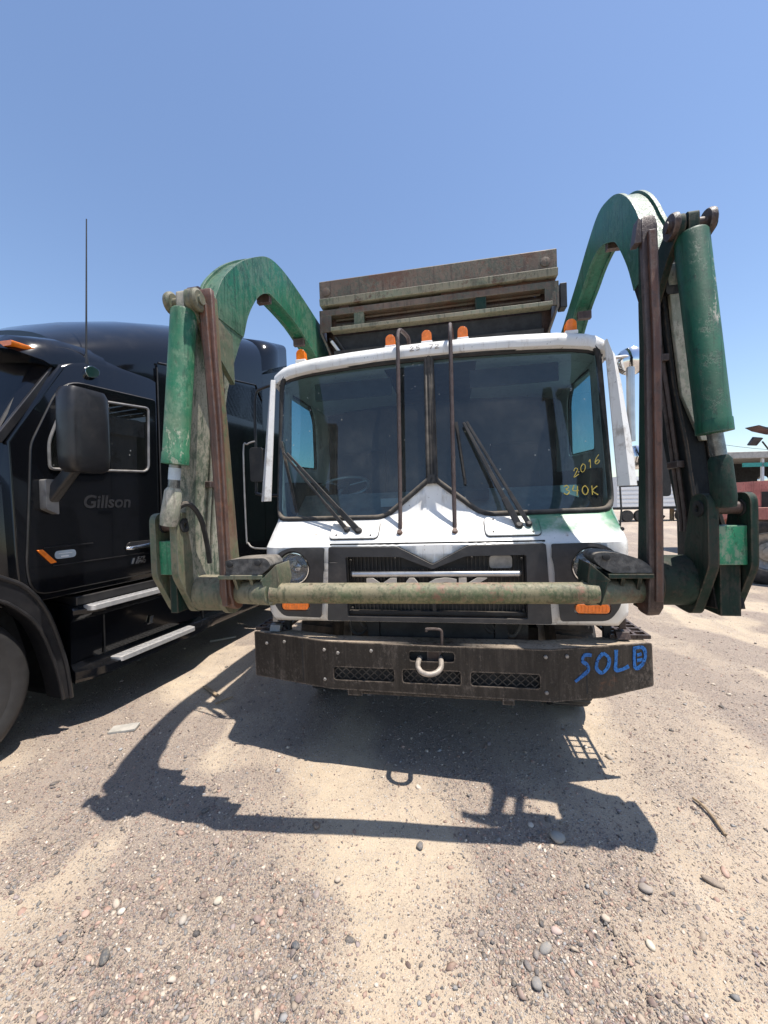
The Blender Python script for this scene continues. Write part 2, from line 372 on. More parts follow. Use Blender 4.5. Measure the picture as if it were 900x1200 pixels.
def pw(x, pts):
    """piecewise linear"""
    if x <= pts[0][0]: return pts[0][1]
    for (a, b), (c, d) in zip(pts, pts[1:]):
        if x <= c: return lerp(b, d, (x - a) / (c - a))
    return pts[-1][1]
def smooth(pts, n=4, closed=False):
    """Catmull-Rom through points"""
    P = [Vector(p) for p in pts]; m = len(P); o = []
    for i in range(m if closed else m - 1):
        g = lambda k: P[k % m] if closed else P[min(max(k, 0), m - 1)]
        a, b, c, d = g(i - 1), g(i), g(i + 1), g(i + 2)
        for k in range(n):
            t = k / n
            o.append(tuple(.5 * ((2 * b) + (c - a) * t + (2 * a - 5 * b + 4 * c - d) * t * t + (3 * b - a - 3 * c + d) * t ** 3)))
    if not closed: o.append(tuple(P[-1]))
    return o
def thing(name, label, cat, loc=(0, 0, 0), rot=(0, 0, 0), group=None):
    o = bpy.data.objects.new(name, None); COL.objects.link(o); o.location = loc; o.rotation_euler = rot
    o.empty_display_size = .2; return tag(o, label, cat, group)
def tag(o, label, cat, group=None):
    o['label'] = label; o['category'] = cat
    if group: o['group'] = group
    return o
def text(s, name, mat, parent, size, place, depth=.004, shear=0.0, bold=0.0, sx=1.0):
    """lettering as thin solid letters; place(u,v,w) puts a point of the flat text in 3D"""
    cu = bpy.data.curves.new(name, 'FONT'); cu.body = s; cu.size = size; cu.extrude = depth / 2; cu.shear = shear; cu.offset = bold; cu.resolution_u = 3
    t = bpy.data.objects.new(name, cu); COL.objects.link(t)
    dg = bpy.context.evaluated_depsgraph_get(); me = bpy.data.meshes.new_from_object(t.evaluated_get(dg))
    bpy.data.objects.remove(t)
    for v in me.vertices: v.co = place(v.co.x * sx, v.co.y, v.co.z + depth / 2)
    me.materials.clear(); me.materials.append(MT[mat]); me.name = name
    o = bpy.data.objects.new(name, me); COL.objects.link(o); o.parent = parent; return o
GLY = {  # pen strokes in a 1 x 1 box, for the hand-painted writing
 'S': [[(.95, .95), (.5, 1), (.35, .75), (.62, .55), (.72, .3), (.4, .1), (-.15, -.15)]],
 'O': [[(.5, .95), (.15, .7), (.05, .3), (.4, .05), (.8, .3), (.85, .7), (.5, .95)]],
 'L': [[(.15, 1), (.12, .5), (.1, .08), (.5, .05), (.95, .15)]],
 'D': [[(.15, 1), (.15, .05), (.6, .1), (.85, .5), (.7, .9), (.05, .95)], [(.3, .6), (.6, .62)], [(.3, .35), (.65, .35)]],
 '0': [[(.5, 1), (.12, .7), (.12, .25), (.5, 0), (.85, .3), (.85, .7), (.5, 1)]],
 '1': [[(.3, .8), (.55, 1), (.5, 0)]],
 '2': [[(.1, .75), (.4, 1), (.8, .75), (.5, .4), (.05, 0), (.95, .05)]],
 '3': [[(.1, .85), (.5, 1), (.8, .78), (.4, .55), (.85, .35), (.5, 0), (.05, .15)]],
 '4': [[(.25, 1), (.05, .45), (.9, .45)], [(.75, .95), (.6, -.1)]],
 '6': [[(.8, 1), (.3, .7), (.1, .25), (.45, 0), (.85, .2), (.6, .45), (.15, .3)]],
 'K': [[(.15, 1), (.15, 0)], [(.9, .95), (.2, .45), (.95, 0)]],
 '5': [[(.85, 1), (.2, .95), (.15, .6), (.7, .55), (.7, .15), (.1, 0)]],
 '7': [[(.1, .95), (.9, 1), (.4, 0)]]}
def brush(s, name, mat, parent, u0, v0, w, h, pitch, width, fn, slope=0.0):
    """hand-painted letters: thin strokes laid on a surface fn(u,v,w)"""
    g = G()
    for k, ch in enumerate(s):
        for st in GLY.get(ch, []):
            pts = smooth([(u0 + k * pitch + p[0] * w, v0 + p[1] * h + slope * (k * pitch + p[0] * w), 0) for p in st], 5)
            L = []; Rr = []
            for i, p in enumerate(pts):
                a = Vector(pts[max(i - 1, 0)]); b = Vector(pts[min(i + 1, len(pts) - 1)]); t = (b - a).normalized(); nrm = Vector((-t.y, t.x))
                ww = width * (.95 + .12 * sin(i * .6 + k))
                L.append((p[0] + nrm.x * ww / 2, p[1] + nrm.y * ww / 2)); Rr.append((p[0] - nrm.x * ww / 2, p[1] - nrm.y * ww / 2))
            rings = [[fn(*l, 0.0), fn(*r, 0.0), fn(*r, .0025), fn(*l, .0025)] for l, r in zip(L, Rr)]
            g.loft(rings)
    return g.build(name, mat, parent, ang=60)

# ---------------------------------------------------------------- ground
rng = np.random.default_rng(7)
_lat = rng.random((256, 256))
def vnoise(x, y):
    xi = np.floor(x).astype(int); yi = np.floor(y).astype(int); fx = x - xi; fy = y - yi
    fx = fx * fx * (3 - 2 * fx); fy = fy * fy * (3 - 2 * fy); L = lambda a, b: _lat[a & 255, b & 255]
    return (L(xi, yi) * (1 - fx) + L(xi + 1, yi) * fx) * (1 - fy) + (L(xi, yi + 1) * (1 - fx) + L(xi + 1, yi + 1) * fx) * fy
def fbm(x, y, o=4):
    t = 0; a = .5
    for i in range(o): t = t + a * (vnoise(x + 17.3 * i, y + 5.1 * i) - .5); x = x * 2.03; y = y * 2.03; a *= .5
    return t
def gz(x, y):
    x = np.asarray(x, float); y = np.asarray(y, float)
    h = .05 * fbm(x * .55, y * .55, 3) + .022 * fbm(x * 2.3 + 9, y * 2.3, 4)
    u = x * .93 + y * .34                                  # wheel ruts run away from the camera
    h = h + .010 * np.sin(u * 3.1 + 1.6 * fbm(x * .6, y * .6, 2)) * (vnoise(x * .7 + 40, y * .7) > .35)
    return h * np.clip(1.4 - np.hypot(x, y) / 40, .0, 1)
KG = 1.094
def gravel(x, y):
    """0..1 how much loose gravel lies at a point: patches beside bare sand"""
    x = np.asarray(x, float) / KG; y = np.asarray(y, float) / KG
    f = vnoise((x * .95 + y * .30) * 1.9 + 3, (y * .8 - x * .25) * .85 + 11) * .65 + vnoise(x * 3.7 + 8, y * 2.9 + 2) * .35
    g = np.clip((f - .41) / .12, 0, 1)
    blob = lambda cx, cy, a, b: np.exp(-(((x - cx) / a) ** 2 + ((y - cy) / b) ** 2))
    g = np.maximum(g, 1.15 * blob(.55, 1.38, .42, .22)); g = np.maximum(g, .95 * blob(.95, 1.62, .35, .3)); g = np.maximum(g, .9 * blob(-1.05, 1.5, .34, .45))
    g = np.maximum(g, .8 * blob(-.45, 1.3, .14, .6)); g = g * (1 - .85 * blob(-.08, 1.25, .22, .3)) * (1 - .8 * blob(.95, 1.24, .22, .12)) * (1 - .7 * blob(1.45, 1.45, .3, .3)) * (1 - .7 * blob(-.15, 2.05, .5, .12))
    tr = vnoise((x * .95 - y * .30) * 2.1 + 60, (y * .95 + x * .3) * .22 + 9)          # ruts packed clean by wheels
    yard = np.clip((np.hypot(x, y) - 1.7) / .9, 0, 1) * (.12 + .68 * np.clip((tr - .38) / .16, 0, 1)) * (.7 + .5 * vnoise(x * 2.7 + 31, y * 2.7))
    return np.clip(np.maximum(g, yard), 0, 1)
def axis(lo, hi, near, k):
    a = np.arange(near[0], near[1], k).tolist(); s = k; v = near[1]
    while v < hi: a.append(v); s *= 1.13; v += s
    a.append(hi); s = k; v = near[0]; b = []
    while v > lo: s *= 1.13; v -= s; b.append(max(v, lo))
    return np.array(sorted(set(b)) + a)
gx = axis(-3000, 3000, (-4.2, 4.6), .03); gy = axis(-3000, 3000, (.2, 6.5), .03)
GX, GY = np.meshgrid(gx, gy); GZ = gz(GX, GY)
nx, ny = len(gx), len(gy)
me = bpy.data.meshes.new('ground')
co = np.stack([GX, GY, GZ], -1).reshape(-1, 3)
ii = (np.arange(ny - 1)[:, None] * nx + np.arange(nx - 1)[None, :]).ravel()
fc = np.stack([ii, ii + 1, ii + nx + 1, ii + nx], -1)
def fast_mesh(me, co, fc):
    n = fc.shape[1]
    me.vertices.add(len(co)); me.vertices.foreach_set('co', co.astype(np.float32).ravel())
    me.loops.add(fc.size); me.loops.foreach_set('vertex_index', fc.astype(np.int32).ravel())
    me.polygons.add(len(fc)); me.polygons.foreach_set('loop_start', np.arange(0, fc.size, n, dtype=np.int32))
    me.update(calc_edges=True)
fast_mesh(me, co, fc)
me.polygons.foreach_set('use_smooth', [True] * len(me.polygons))
at = me.attributes.new('gravel', 'FLOAT', 'POINT'); at.data.foreach_set('value', gravel(GX, GY).ravel().astype(np.float32))
def ground_mat():
    m = N('sandy_gravel')
    a = m.n('Attribute'); a.attribute_name = 'gravel'; gv = a.outputs['Fac']
    s1 = m.mix(m.ramp(m.noise(.9, 5), .3, .7), (.50, .40, .285), (.59, .48, .345))
    s1 = m.mix(m.ramp(m.noise(5, 6, .7), .5, .75, 0, .6), s1, (.37, .29, .215))
    s1 = m.mix(m.ramp(m.noise(140, 4, .7), .35, .65), s1, m.mix(.5, s1, (.36, .29, .22)))
    s1 = m.mix(m.ramp(m.noise(1.7, 4, .6, m.scale((1, .5, 1))), .58, .72, 0, .55), s1, (.62, .51, .38))
    gr1 = m.noise(230, 3, .8); gr2 = m.noise(95, 5, .8)
    s1 = m.mix(m.ramp(gr2, .55, .70, 0, .45), s1, (.29, .22, .175))
    s1 = m.mix(m.ramp(gr1, .59, .70, 0, .5), s1, (.20, .155, .135))
    s1 = m.mix(m.ramp(gr1, .44, .33, 0, .55), s1, (.70, .60, .48))
    s1 = m.mix(m.ramp(m.noise(2.0, 7, .7, m.scale((1.6, .28, 1))), .50, .64, 0, .45), s1, (.36, .285, .225))
    # pebbles too small to build one by one
    cols = []
    def peb(sc, thr):
        v = m.voro(sc, m.co); hs = m.n('SeparateColor'); m.lk(v.outputs['Color'], hs.inputs[0])
        c = m.mix(m.ramp(hs.outputs[0], .3, .35), (.23, .175, .155), (.40, .345, .30))
        c = m.mix(m.ramp(hs.outputs[1], .62, .66), c, (.17, .165, .165))
        c = m.mix(m.ramp(hs.outputs[2], .84, .87), c, (.58, .53, .46))
        on = m.math('MULTIPLY', m.ramp(v.outputs['Distance'], .42, .34), m.ramp(m.math('ADD', hs.outputs[2], m.math('MULTIPLY', gv, .62)), thr, thr + .05))
        return c, on, v.outputs['Distance']
    c = s1; hh = m.math('ADD', m.math('MULTIPLY', m.noise(90, 6, .7), .7), m.math('MULTIPLY', m.noise(22, 8, .75), 1.2))
    for sc, thr, w in ((260, .72, .6), (125, .84, .9), (70, .97, 1.2)):
        pc, on, d = peb(sc, thr); c = m.mix(m.math('MULTIPLY', on, .9), c, pc)
        hh = m.math('ADD', hh, m.math('MULTIPLY', m.math('MULTIPLY', on, m.math('SUBTRACT', .45, d)), w * 2))
    c = m.mix(m.math('MULTIPLY', gv, .58), c, (.275, .222, .195))
    c = m.mix(m.math('MULTIPLY', m.ramp(m.noise(38, 8, .75), .52, .68), .30), c, (.36, .285, .22))
    far = m.n('NewGeometry'); p = m.xyz(far.outputs['Position'])
    return m.pbr(c, .92, 0, m.bump(hh, .75, .010), spec=.15)
me.materials.append(ground_mat())
gr = bpy.data.objects.new('ground', me); COL.objects.link(gr); gr['kind'] = 'structure'

# loose gravel nobody could count: one mesh of low stones, each with its own colour
def ico():
    bm = bmesh.new(); bmesh.ops.create_icosphere(bm, subdivisions=1, radius=1.0)
    v = np.array([x.co[:] for x in bm.verts]); f = np.array([[q.index for q in p.verts] for p in bm.faces]); bm.free(); return v, f
IV, IF = ico()
PAL = np.array([(.21, .155, .14), (.17, .155, .15), (.30, .23, .20), (.33, .275, .22), (.42, .35, .28), (.25, .25, .25), (.12, .115, .115), (.52, .46, .39), (.36, .245, .20), (.26, .22, .215)])
def stones_mesh(name, n, smin, smax, wmin, seed, rough=.30):
    r = np.random.default_rng(seed); X = []; Y = []
    tot = 0
    while tot < n:
        d = 1.0 / (r.random(n * 3) * (1 / .95 - 1 / 7.5) + 1 / 7.5); u = r.uniform(-1.06, 1.06, n * 3)
        x = u * d; y = d; k = r.random(n * 3) < wmin + (1 - wmin) * gravel(x, y) ** 1.4
        X.append(x[k]); Y.append(y[k]); tot += k.sum()
    X = np.concatenate(X)[:n]; Y = np.concatenate(Y)[:n]
    s = smin * (smax / smin) ** (r.random(n) ** 2.6)
    k, m = len(IV), len(IF)
    jit = 1 + r.normal(0, rough, (n, k, 1)); ax = np.stack([r.uniform(.75, 1.45, n), r.uniform(.7, 1.1, n), r.uniform(.42, .8, n)], -1)
    P = IV[None] * jit * ax[:, None] * s[:, None, None]
    a = r.uniform(0, 2 * pi, n); ca, sa = np.cos(a)[:, None], np.sin(a)[:, None]
    px = P[..., 0] * ca - P[..., 1] * sa; py = P[..., 0] * sa + P[..., 1] * ca
    tl = r.normal(0, .25, n)[:, None]; pz = P[..., 2] + px * tl
    Z = gz(X, Y) + s * r.uniform(-.05, .28, n)
    co = np.stack([px + X[:, None], py + Y[:, None], pz + Z[:, None]], -1).reshape(-1, 3)
    fc = (IF[None] + (np.arange(n) * k)[:, None, None]).reshape(-1, 3)
    me = bpy.data.meshes.new(name); fast_mesh(me, co, fc)
    c = PAL[r.integers(0, len(PAL), n)] * r.uniform(.62, 1.25, (n, 1)) * np.array([1.03, 1.0, .97])
    c4 = np.concatenate([np.repeat(c, k, 0), np.ones((n * k, 1))], 1).astype(np.float32)
    at = me.color_attributes.new('tone', 'FLOAT_COLOR', 'POINT'); at.data.foreach_set('color', c4.ravel())
    return me
def stone_mat(name, attr=True, col=None):
    m = N(name)
    if attr: a = m.n('Attribute'); a.attribute_name = 'tone'; c = a.outputs['Color']
    else: c = col
    c = m.mix(m.ramp(m.noise(90, 6, .7), .4, .75, 0, .55), c, (.46, .375, .275))
    return m.pbr(c, .85, 0, m.bump(m.noise(160, 4), .25, .002), spec=.25)
MT['stones'] = stone_mat('pebble_tones')
for nm, n, a, b, w, sdd in (('gravel', 85000, .0022, .0062, .14, 1), ('gravel', 11000, .0050, .0115, .035, 2), ('gravel', 420, .011, .019, .012, 3)):
    me = stones_mesh(nm, n, a, b, w, sdd); me.materials.append(MT['stones'])
    o = bpy.data.objects.new(nm, me); COL.objects.link(o); o['kind'] = 'stuff'

# the bigger stones, one by one
def stone(x, y, s, ax, col, label, seed, group=None, name='stone', rot=None, sink=.15):
    x *= KG; y *= KG; s *= KG
    r = np.random.default_rng(seed)
    bm = bmesh.new(); bmesh.ops.create_icosphere(bm, subdivisions=2, radius=1.0)
    for v in bm.verts:
        q = v.co.normalized(); k = 1 + .55 * float(fbm(np.array([q.x * 1.3 + seed * 3.1 + q.z]), np.array([q.y * 1.3 + q.z * .7]), 3)[0])
        v.co = Vector((q.x * ax[0] * k, q.y * ax[1] * k, q.z * ax[2] * k)) * s
    me = bpy.data.meshes.new(name); bm.to_mesh(me); bm.free()
    me.polygons.foreach_set('use_smooth', [True] * len(me.polygons)); me.materials.append(stone_mat('stone_surface', False, col))
    o = bpy.data.objects.new(name, me); COL.objects.link(o)
    o.location = (x, y, float(gz(x, y)) + s * ax[2] * (1 - sink * 2)); o.rotation_euler = (r.normal(0, .12), r.normal(0, .12), rot if rot is not None else r.uniform(0, 6.2))
    return tag(o, label, 'stone', group)
stone(.475, 1.225, .022, (1.0, .78, .55), (.235, .225, .215), 'smooth grey oval stone lying alone below the right gravel patch', 1, rot=1.3)
stone(.61, 1.385, .018, (1.15, .8, .5), (.47, .36, .32), 'pale pinkish flat stone in the middle of the gravel patch', 2, rot=-.3)
stone(.545, 1.325, .021, (1.2, .75, .5), (.25, .24, .225), 'flat grey stone at the left edge of the right gravel patch', 3, rot=.3)
stone(-.345, 1.345, .017, (.9, .8, .7), (.075, .085, .10), 'dark bluish angular stone standing on bare sand at bottom centre left', 4)
stone(.79, 1.775, .036, (1.1, .85, .55), (.30, .29, .265), 'rough grey lump of rubble in the shadow of the crossbar', 5)
stone(1.04, 1.53, .025, (1.1, .8, .5), (.31, .27, .24), 'light grey brown stone just past the tip of the arm shadow', 6)
stone(.92, 1.33, .016, (1.2, .8, .5), (.58, .52, .41), 'cream coloured stone at the right part of the gravel patch', 7)
stone(-1.02, 1.33, .021, (1.2, .8, .6), (.10, .10, .10), 'dark grey stone at the left edge of the picture foreground', 8)
stone(-.70, 1.52, .017, (1.1, .9, .6), (.47, .42, .34), 'pale tan stone left of the oily stain', 9)
stone(-.36, 1.86, .020, (1.1, .8, .6), (.20, .15, .12), 'brown stone below the left half of the crossbar shadow', 10)
stone(1.33, 1.55, .026, (1.5, .6, .4), (.25, .20, .16), 'long brown stone half buried near the right edge', 11, rot=-.5)
stone(.14, 1.74, .020, (1.1, .8, .6), (.14, .135, .135), 'dark grey stone just below the middle of the crossbar shadow', 12)
k = 0
rr = np.random.default_rng(21)
while k < 36:
    d = 1 / rr.uniform(1 / 4.5, 1 / 1.12); x = rr.uniform(-1, 1) * d
    if rr.random() > .04 + .9 * float(gravel(x, d)): continue
    stone(x, d, rr.uniform(.010, .017), (rr.uniform(1, 1.35), rr.uniform(.75, 1), rr.uniform(.45, .7)), tuple(PAL[rr.integers(0, len(PAL))] * rr.uniform(.8, 1.25)),
          'small rounded loose pebble, one of many scattered on the sandy ground', 100 + k, 'loose pebbles scattered on the ground', name='pebble'); k += 1

# litter on the ground
g = G(); P = [(x * KG, y * KG, z) for x, y, z in [(1.60, 1.985, .016), (1.605, 1.93, .020), (1.60, 1.87, .016), (1.585, 1.81, .018), (1.575, 1.765, .012)]]
g.tube([(x, y, float(gz(x, y)) + z) for x, y, z in smooth(P, 3)], .008, 7)
tag(g.build('stick', 'wood'), 'thin dry bent stick lying on the gravel right of the truck shadow', 'stick')
g = G(); c = Vector((-2.09, 3.0, float(gz(-2.09, 3.0)) + .012)); g.prism(rnd([(-.10, -.045), (.09, -.06), (.11, .03), (-.08, .05)], .01, 2), 'z', -.012, .006)
o = g.build('broken_slab', 'grey_far', bevel=.003); o.location = c; o.rotation_euler = (.03, -.02, .35)
tag(o, 'flat pale broken slab on the sand near the black truck', 'slab')
for (x, y, rz, l, lab) in ((-1.67, 3.60, -.75, .15, 'pale wooden stake lying at the corner of the cab shadow'), (-1.47, 3.42, .75, .08, 'short thin grey stick touching the edge of the cab shadow')):
    g = G(); g.beam((-l, 0, 0), (l, 0, .006), .035 if l > .1 else .016, .014, w2=.028 if l > .1 else .012)
    o = g.build('stake' if l > .1 else 'stick', 'wood', bevel=.004); o.location = (x, y, float(gz(x, y)) + .02); o.rotation_euler = (0, 0, rz); tag(o, lab, 'stick')
g = G(); g.prism([(-.16, -.012), (.15, -.02), (.17, .012), (-.15, .018)], 'z', -.006, .012); o = g.build('wood_strip', 'grey_far'); o.location = (-2.13, 4.98, float(gz(-2.13, 4.98)) + .012); o.rotation_euler = (0, 0, .55)
tag(o, 'short pale strip in the shade under the side of the black truck', 'strip')

# ================================================================ the front-loading garbage truck
TR = thing('garbage_truck', 'white cab front-loader garbage truck with green lift arms raised round it', 'garbage truck', (.315, 2.38, .15), (0, R(-1.1), R(-10)))

# ---- cab shell: one sheet in (s,z); s runs round the front and along the sides
CR, CF = .10, 1.10
CA = CF + CR * pi / 2
YP = [(.78, .17), (.84, .135), (1.28, .115), (1.325, .122), (1.35, .15), (1.49, .31), (1.52, .345), (1.56, .362), (2.66, .50), (2.74, .50)]
def cab(s, z, out=0.0):
    a = abs(s); sg = 1 if s >= 0 else -1; yz = pw(z, YP)
    if a <= CF: x, y, nx_, ny_ = a, 0, 0, -1
    elif a <= CA:
        t = (a - CF) / CR; x, y, nx_, ny_ = CF + CR * sin(t), CR * (1 - cos(t)), sin(t), -cos(t)
    else: x, y, nx_, ny_ = CF + CR, CR + a - CA, 1, 0
    yz *= 1 - min(1, max(0, (a - CA) / 1.2))
    return (sg * (x + nx_ * out), y + yz + ny_ * out, z)
def sx(x):
    a = abs(x); r = a if a <= CF else CF + CR * math.asin(min(1, (a - CF) / CR)); return math.copysign(r, x)
SE = CA + 1.62
def mir(p): return [(-x, z) for x, z in reversed(p)]
WSR = rnd([(.024, 2.672), (sx(1.165), 2.685), (sx(1.188), 1.512), (.345, 1.505), (.024, 1.765)], [.0, .15, .13, .07, .02], 6)
GRO = rnd([(-.69, 1.325), (-.225, 1.318), (0, 1.20), (.185 + .04, 1.318), (.69, 1.325), (.715, .83), (-.715, .83)], .012, 2)
circ = lambda cx, cz, r, n=28: [(cx + r * cos(2 * pi * k / n), cz + r * sin(2 * pi * k / n)) for k in range(n)]
SW = rnd([(CA + .22, 2.57), (CA + 1.0, 2.59), (CA + 1.20, 2.46), (CA + 1.20, 1.97), (CA + .22, 1.94)], .08, 4)
outer = [(-SE, .86), (-sx(1.19), .86), (-1.12, .80), (1.12, .80), (sx(1.19), .86), (SE, .86), (SE, 2.72), (-SE, 2.72)]
g = G(); HL = (.955, 1.178)
g.cdt(outer, [WSR, mir(WSR), GRO, SW, mir(SW), circ(*HL, .122), circ(-HL[0], HL[1], .122)], .055, lambda s, z: cab(s, z))
shell = g.build('cab', 'white', TR, ang=32, thick=.02)
# door seams and handles on the sides
for sg in (-1, 1):
    g = G(); pts = [(CA + .17, 2.64), (CA + .17, 1.0), (CA + 1.28, 1.0), (CA + 1.28, 2.64)]
    for a, b in zip(pts, pts[1:] + pts[:1]): g.beam(cab(sg * a[0], a[1], .001), cab(sg * b[0], b[1], .001), .012, .006)
    g.build('door_seam', 'black', shell)
    g = G(); g.box(sg * 1.2, sg * 1.225, 1.22, 1.38, 1.55, 1.59); g.build('door_handle', 'black', shell, bevel=.006)
    g = G(); g.cdt(SW, [], .2, lambda s, z: cab(sg * s, z, -.008)); sw = g.build('side_window', 'side_glass', TR)
    g = G(); g.tube([cab(sg * s, z, .002) for s, z in SW], .016, 8, closed=True); g.build('window_seal', 'black', sw)
# windscreens
def seal_path(poly, sg): return [cab(sg * s, z, .004) for s, z in poly]
WS = []
for sg in (-1, 1):
    g = G(); g.cdt([(sg * s, z) for s, z in WSR], [], .15, lambda s, z: (cab(s, z)[0], pw(z, YP) + .018, z)); w = g.build('windscreen', 'glass', TR, ang=80)
    g = G(); g.tube(seal_path(WSR, sg), .020, 8, closed=True); g.build('windscreen_seal', 'rubber', w, ang=60)
    WS.append(w)
g = G(); g.tube([cab(0, 1.74, .008), cab(0, 2.69, .008)], .017, 8)
cp = g.build('centre_post', 'rubber', TR)
g = G(); g.prism([(-.035, 1.735), (.035, 1.735), (.022, 1.80), (-.022, 1.80)], 'y', lambda p: cab(0, p[1], .034)[1], lambda p: cab(0, p[1], .0)[1])
for x, z in ((-.02, 1.75), (.02, 1.75), (0, 1.775)): g.lathe([(.007, 0), (.007, .006)], cab(x, z, .034), (0, -1, 0), 8)
g.build('corner_clip', 'black', cp)
brush('2016', 'painted_price', 'yellow', WS[1], .955, 1.735, .036, .055, .046, .0045, lambda u, v, w: (u, pw(v, YP) + .016 - w, v), slope=.55)
brush('340K', 'painted_price', 'yellow', WS[1], .885, 1.622, .044, .062, .058, .0065, lambda u, v, w: (u, pw(v, YP) + .016 - w, v), slope=-.05)

# roof cap with its rounded front lip
def roof_ring(x):
    e = abs(x) / 1.235; dz = -.055 * e * e - .05 * e ** 14; dy = .05 * e ** 10
    return [(x, y + dy * (1 if y < 1 else 0), z + dz) for y, z in ((1.80, 2.66), (.56, 2.66), (.50, 2.672), (.462, 2.69), (.452, 2.73), (.468, 2.765), (.51, 2.795), (.60, 2.82), (.8, 2.84), (1.2, 2.86), (1.80, 2.85))]
g = G(); g.loft([roof_ring(x) for x in (-1.235, -1.22, -1.18, -1.1, -.9, -.6, -.3, 0, .3, .6, .9, 1.1, 1.18, 1.22, 1.235)])
roof = g.build('roof', 'white', TR, ang=50)
g = G(); g.tube([(x, .50 + .05 * (abs(x) / 1.235) ** 10, 2.668 - .055 * (x / 1.235) ** 2 - .05 * (abs(x) / 1.235) ** 14) for x in np.linspace(-1.2, 1.2, 25)], .014, 6); g.build('drip_rail', 'black', roof)
brush('25 72', 'worn_marks', 'marker', roof, -.135, 2.722, .035, .030, .046, .0045, lambda u, v, w: (u, .4515 - w, v))
for x in (-1.02, -.29, -.012, .255, 1.01):
    z0 = 2.805 - .055 * (x / 1.235) ** 2
    g = G(); g.box(x - .043, x + .043, .535, .605, z0 - .01, z0 + .016); base = g.build('roof_lamp', 'white', TR, bevel=.006)
    g = G(); st = [(x - .037, z0 + .012), (x + .037, z0 + .012)] + [(x + .037 * cos(t), z0 + .062 + .037 * sin(t)) for t in np.linspace(0, pi, 9)]
    g.prism(st, 'y', .545, .595); g.build('amber_lens', 'orange', base, bevel=.014, seg=3)

# guard rods in front of the windscreen
for x0, x1, hk in ((-.222, -.215, 1), (.150, .163, .2)):
    p = [(x0, .235, 1.395), (x0, .25, 1.47), (x0 + .003, .295, 1.8), (lerp(x0, x1, .7), .365, 2.4), (x1, .405, 2.74), (x1, .425, 2.83), (x1 + .010 * hk, .46, 2.885), (x1 + .035 * hk, .52, 2.89), (x1 + .062 * hk, .565, 2.865), (x1 + .070 * hk, .58, 2.79)]
    g = G(); g.tube(smooth(p, 4), .0145, 10); rod = g.build('guard_rod', 'fork_dark', TR)
    g = G(); n = Vector((0, -.75, .66)).normalized(); c = Vector((x0, .235, 1.375))
    g.prism(rnd([(-.048, -.018), (.0, -.036), (.048, -.018), (.048, .018), (0, .03), (-.048, .018)], .012, 3), 'z', -.006, .010)
    g.lathe([(.03, .008), (.022, .03), (.016, .06)], (0, 0, 0), (0, 0, 1), 14)
    for bx in (-.034, .034): g.lathe([(.008, .008), (.008, .018)], (bx, 0, 0), (0, 0, 1), 8)
    q = n.to_track_quat('Z', 'X').to_matrix(); ux = Vector((1, 0, 0)); uy = n.cross(ux)
    Mx = Matrix((ux, uy, n)).transposed()
    g.v = [tuple(Mx @ Vector(v) + c) for v in g.v]; g.build('rod_foot', 'fork_rust', rod, bevel=.002)

# wiper covers, wipers
def nose(x, z, out): p = cab(sx(x), z); return Vector((p[0], p[1], p[2])) + Vector((0, -.745, .667)) * out
for sg, X in ((-1, (-.715, -.37)), (1, (.345, .69))):
    g = G(); rr_ = rnd([(X[0], 1.365), (X[1], 1.365), (X[1], 1.478), (X[0], 1.478)], .03, 4)
    n = len(rr_); vs = [nose(u, v, .0) for u, v in rr_] + [nose(u, v, .016) for u, v in rr_]
    g.add(vs, [tuple(range(n)), tuple(range(2 * n - 1, n - 1, -1))] + [(i, (i + 1) % n, n + (i + 1) % n, n + i) for i in range(n)])
    cov = g.build('wiper_cover', 'white', TR, bevel=.005)
    g = G(); n = len(rr_); g.tube([nose(u, v, .003) for u, v in rr_], .0045, 6, closed=True); g.build('cover_gasket', 'semi', cov)
    g = G()
    for u, v in ((X[0] + .05, 1.385), (X[0] + .06, 1.462), (X[1] - .05, 1.38)): g.lathe([(.007, 0), (.006, .005)], nose(u, v, .016), (0, -.745, .667), 8)
    g.build('bolt', 'black', cov)
def wiper(p0, p1, b0, b1, gap):
    """two parallel arms from pivots p0 to tip p1, blade from b0 to b1; all as (x, z, stand-off)"""
    P = lambda q: Vector(cab(sx(q[0]), q[1], q[2]))
    g = G(); A, B = P(p0), P(p1); off = Vector(gap)
    g.beam(A, lerp(A, B, .25), .042, .026, (0, -1, .1), .038, .022); g.beam(lerp(A, B, .25), B, .030, .014, (0, -1, .1), .018, .010)
    g.lathe([(.026, -.02), (.026, .012), (.016, .02)], A, (0, -.8, .6), 14)
    a = g.build('wiper', 'black', TR, bevel=.003)
    g = G(); A2, B2 = A + off, B + off * .35; g.beam(A2, lerp(A2, B2, .3), .030, .02, (0, -1, .1), .024, .014); g.beam(lerp(A2, B2, .3), B2, .018, .010, (0, -1, .1)); g.lathe([(.02, -.02), (.02, .012), (.012, .018)], A2, (0, -.8, .6), 12); g.build('second_arm', 'black', a, bevel=.002)
    g = G(); A, B = P(b0), P(b1); g.beam(A, B, .022, .012, (0, -1, .1), .018, .010); g.beam(lerp(A, B, .1) - Vector((0, .012, 0)), lerp(A, B, .9) - Vector((0, .012, 0)), .010, .010, (0, -1, .1)); g.build('wiper_blade', 'rubber', a)
wiper((-.51, 1.42, .03), (-1.10, 2.02, .03), (-1.155, 2.12, .016), (-1.02, 1.56, .016), (-.085, 0, .012))
wiper((.56, 1.43, .03), (.235, 2.16, .035), (.185, 2.17, .018), (.235, 1.72, .018), (.062, .0, .008))

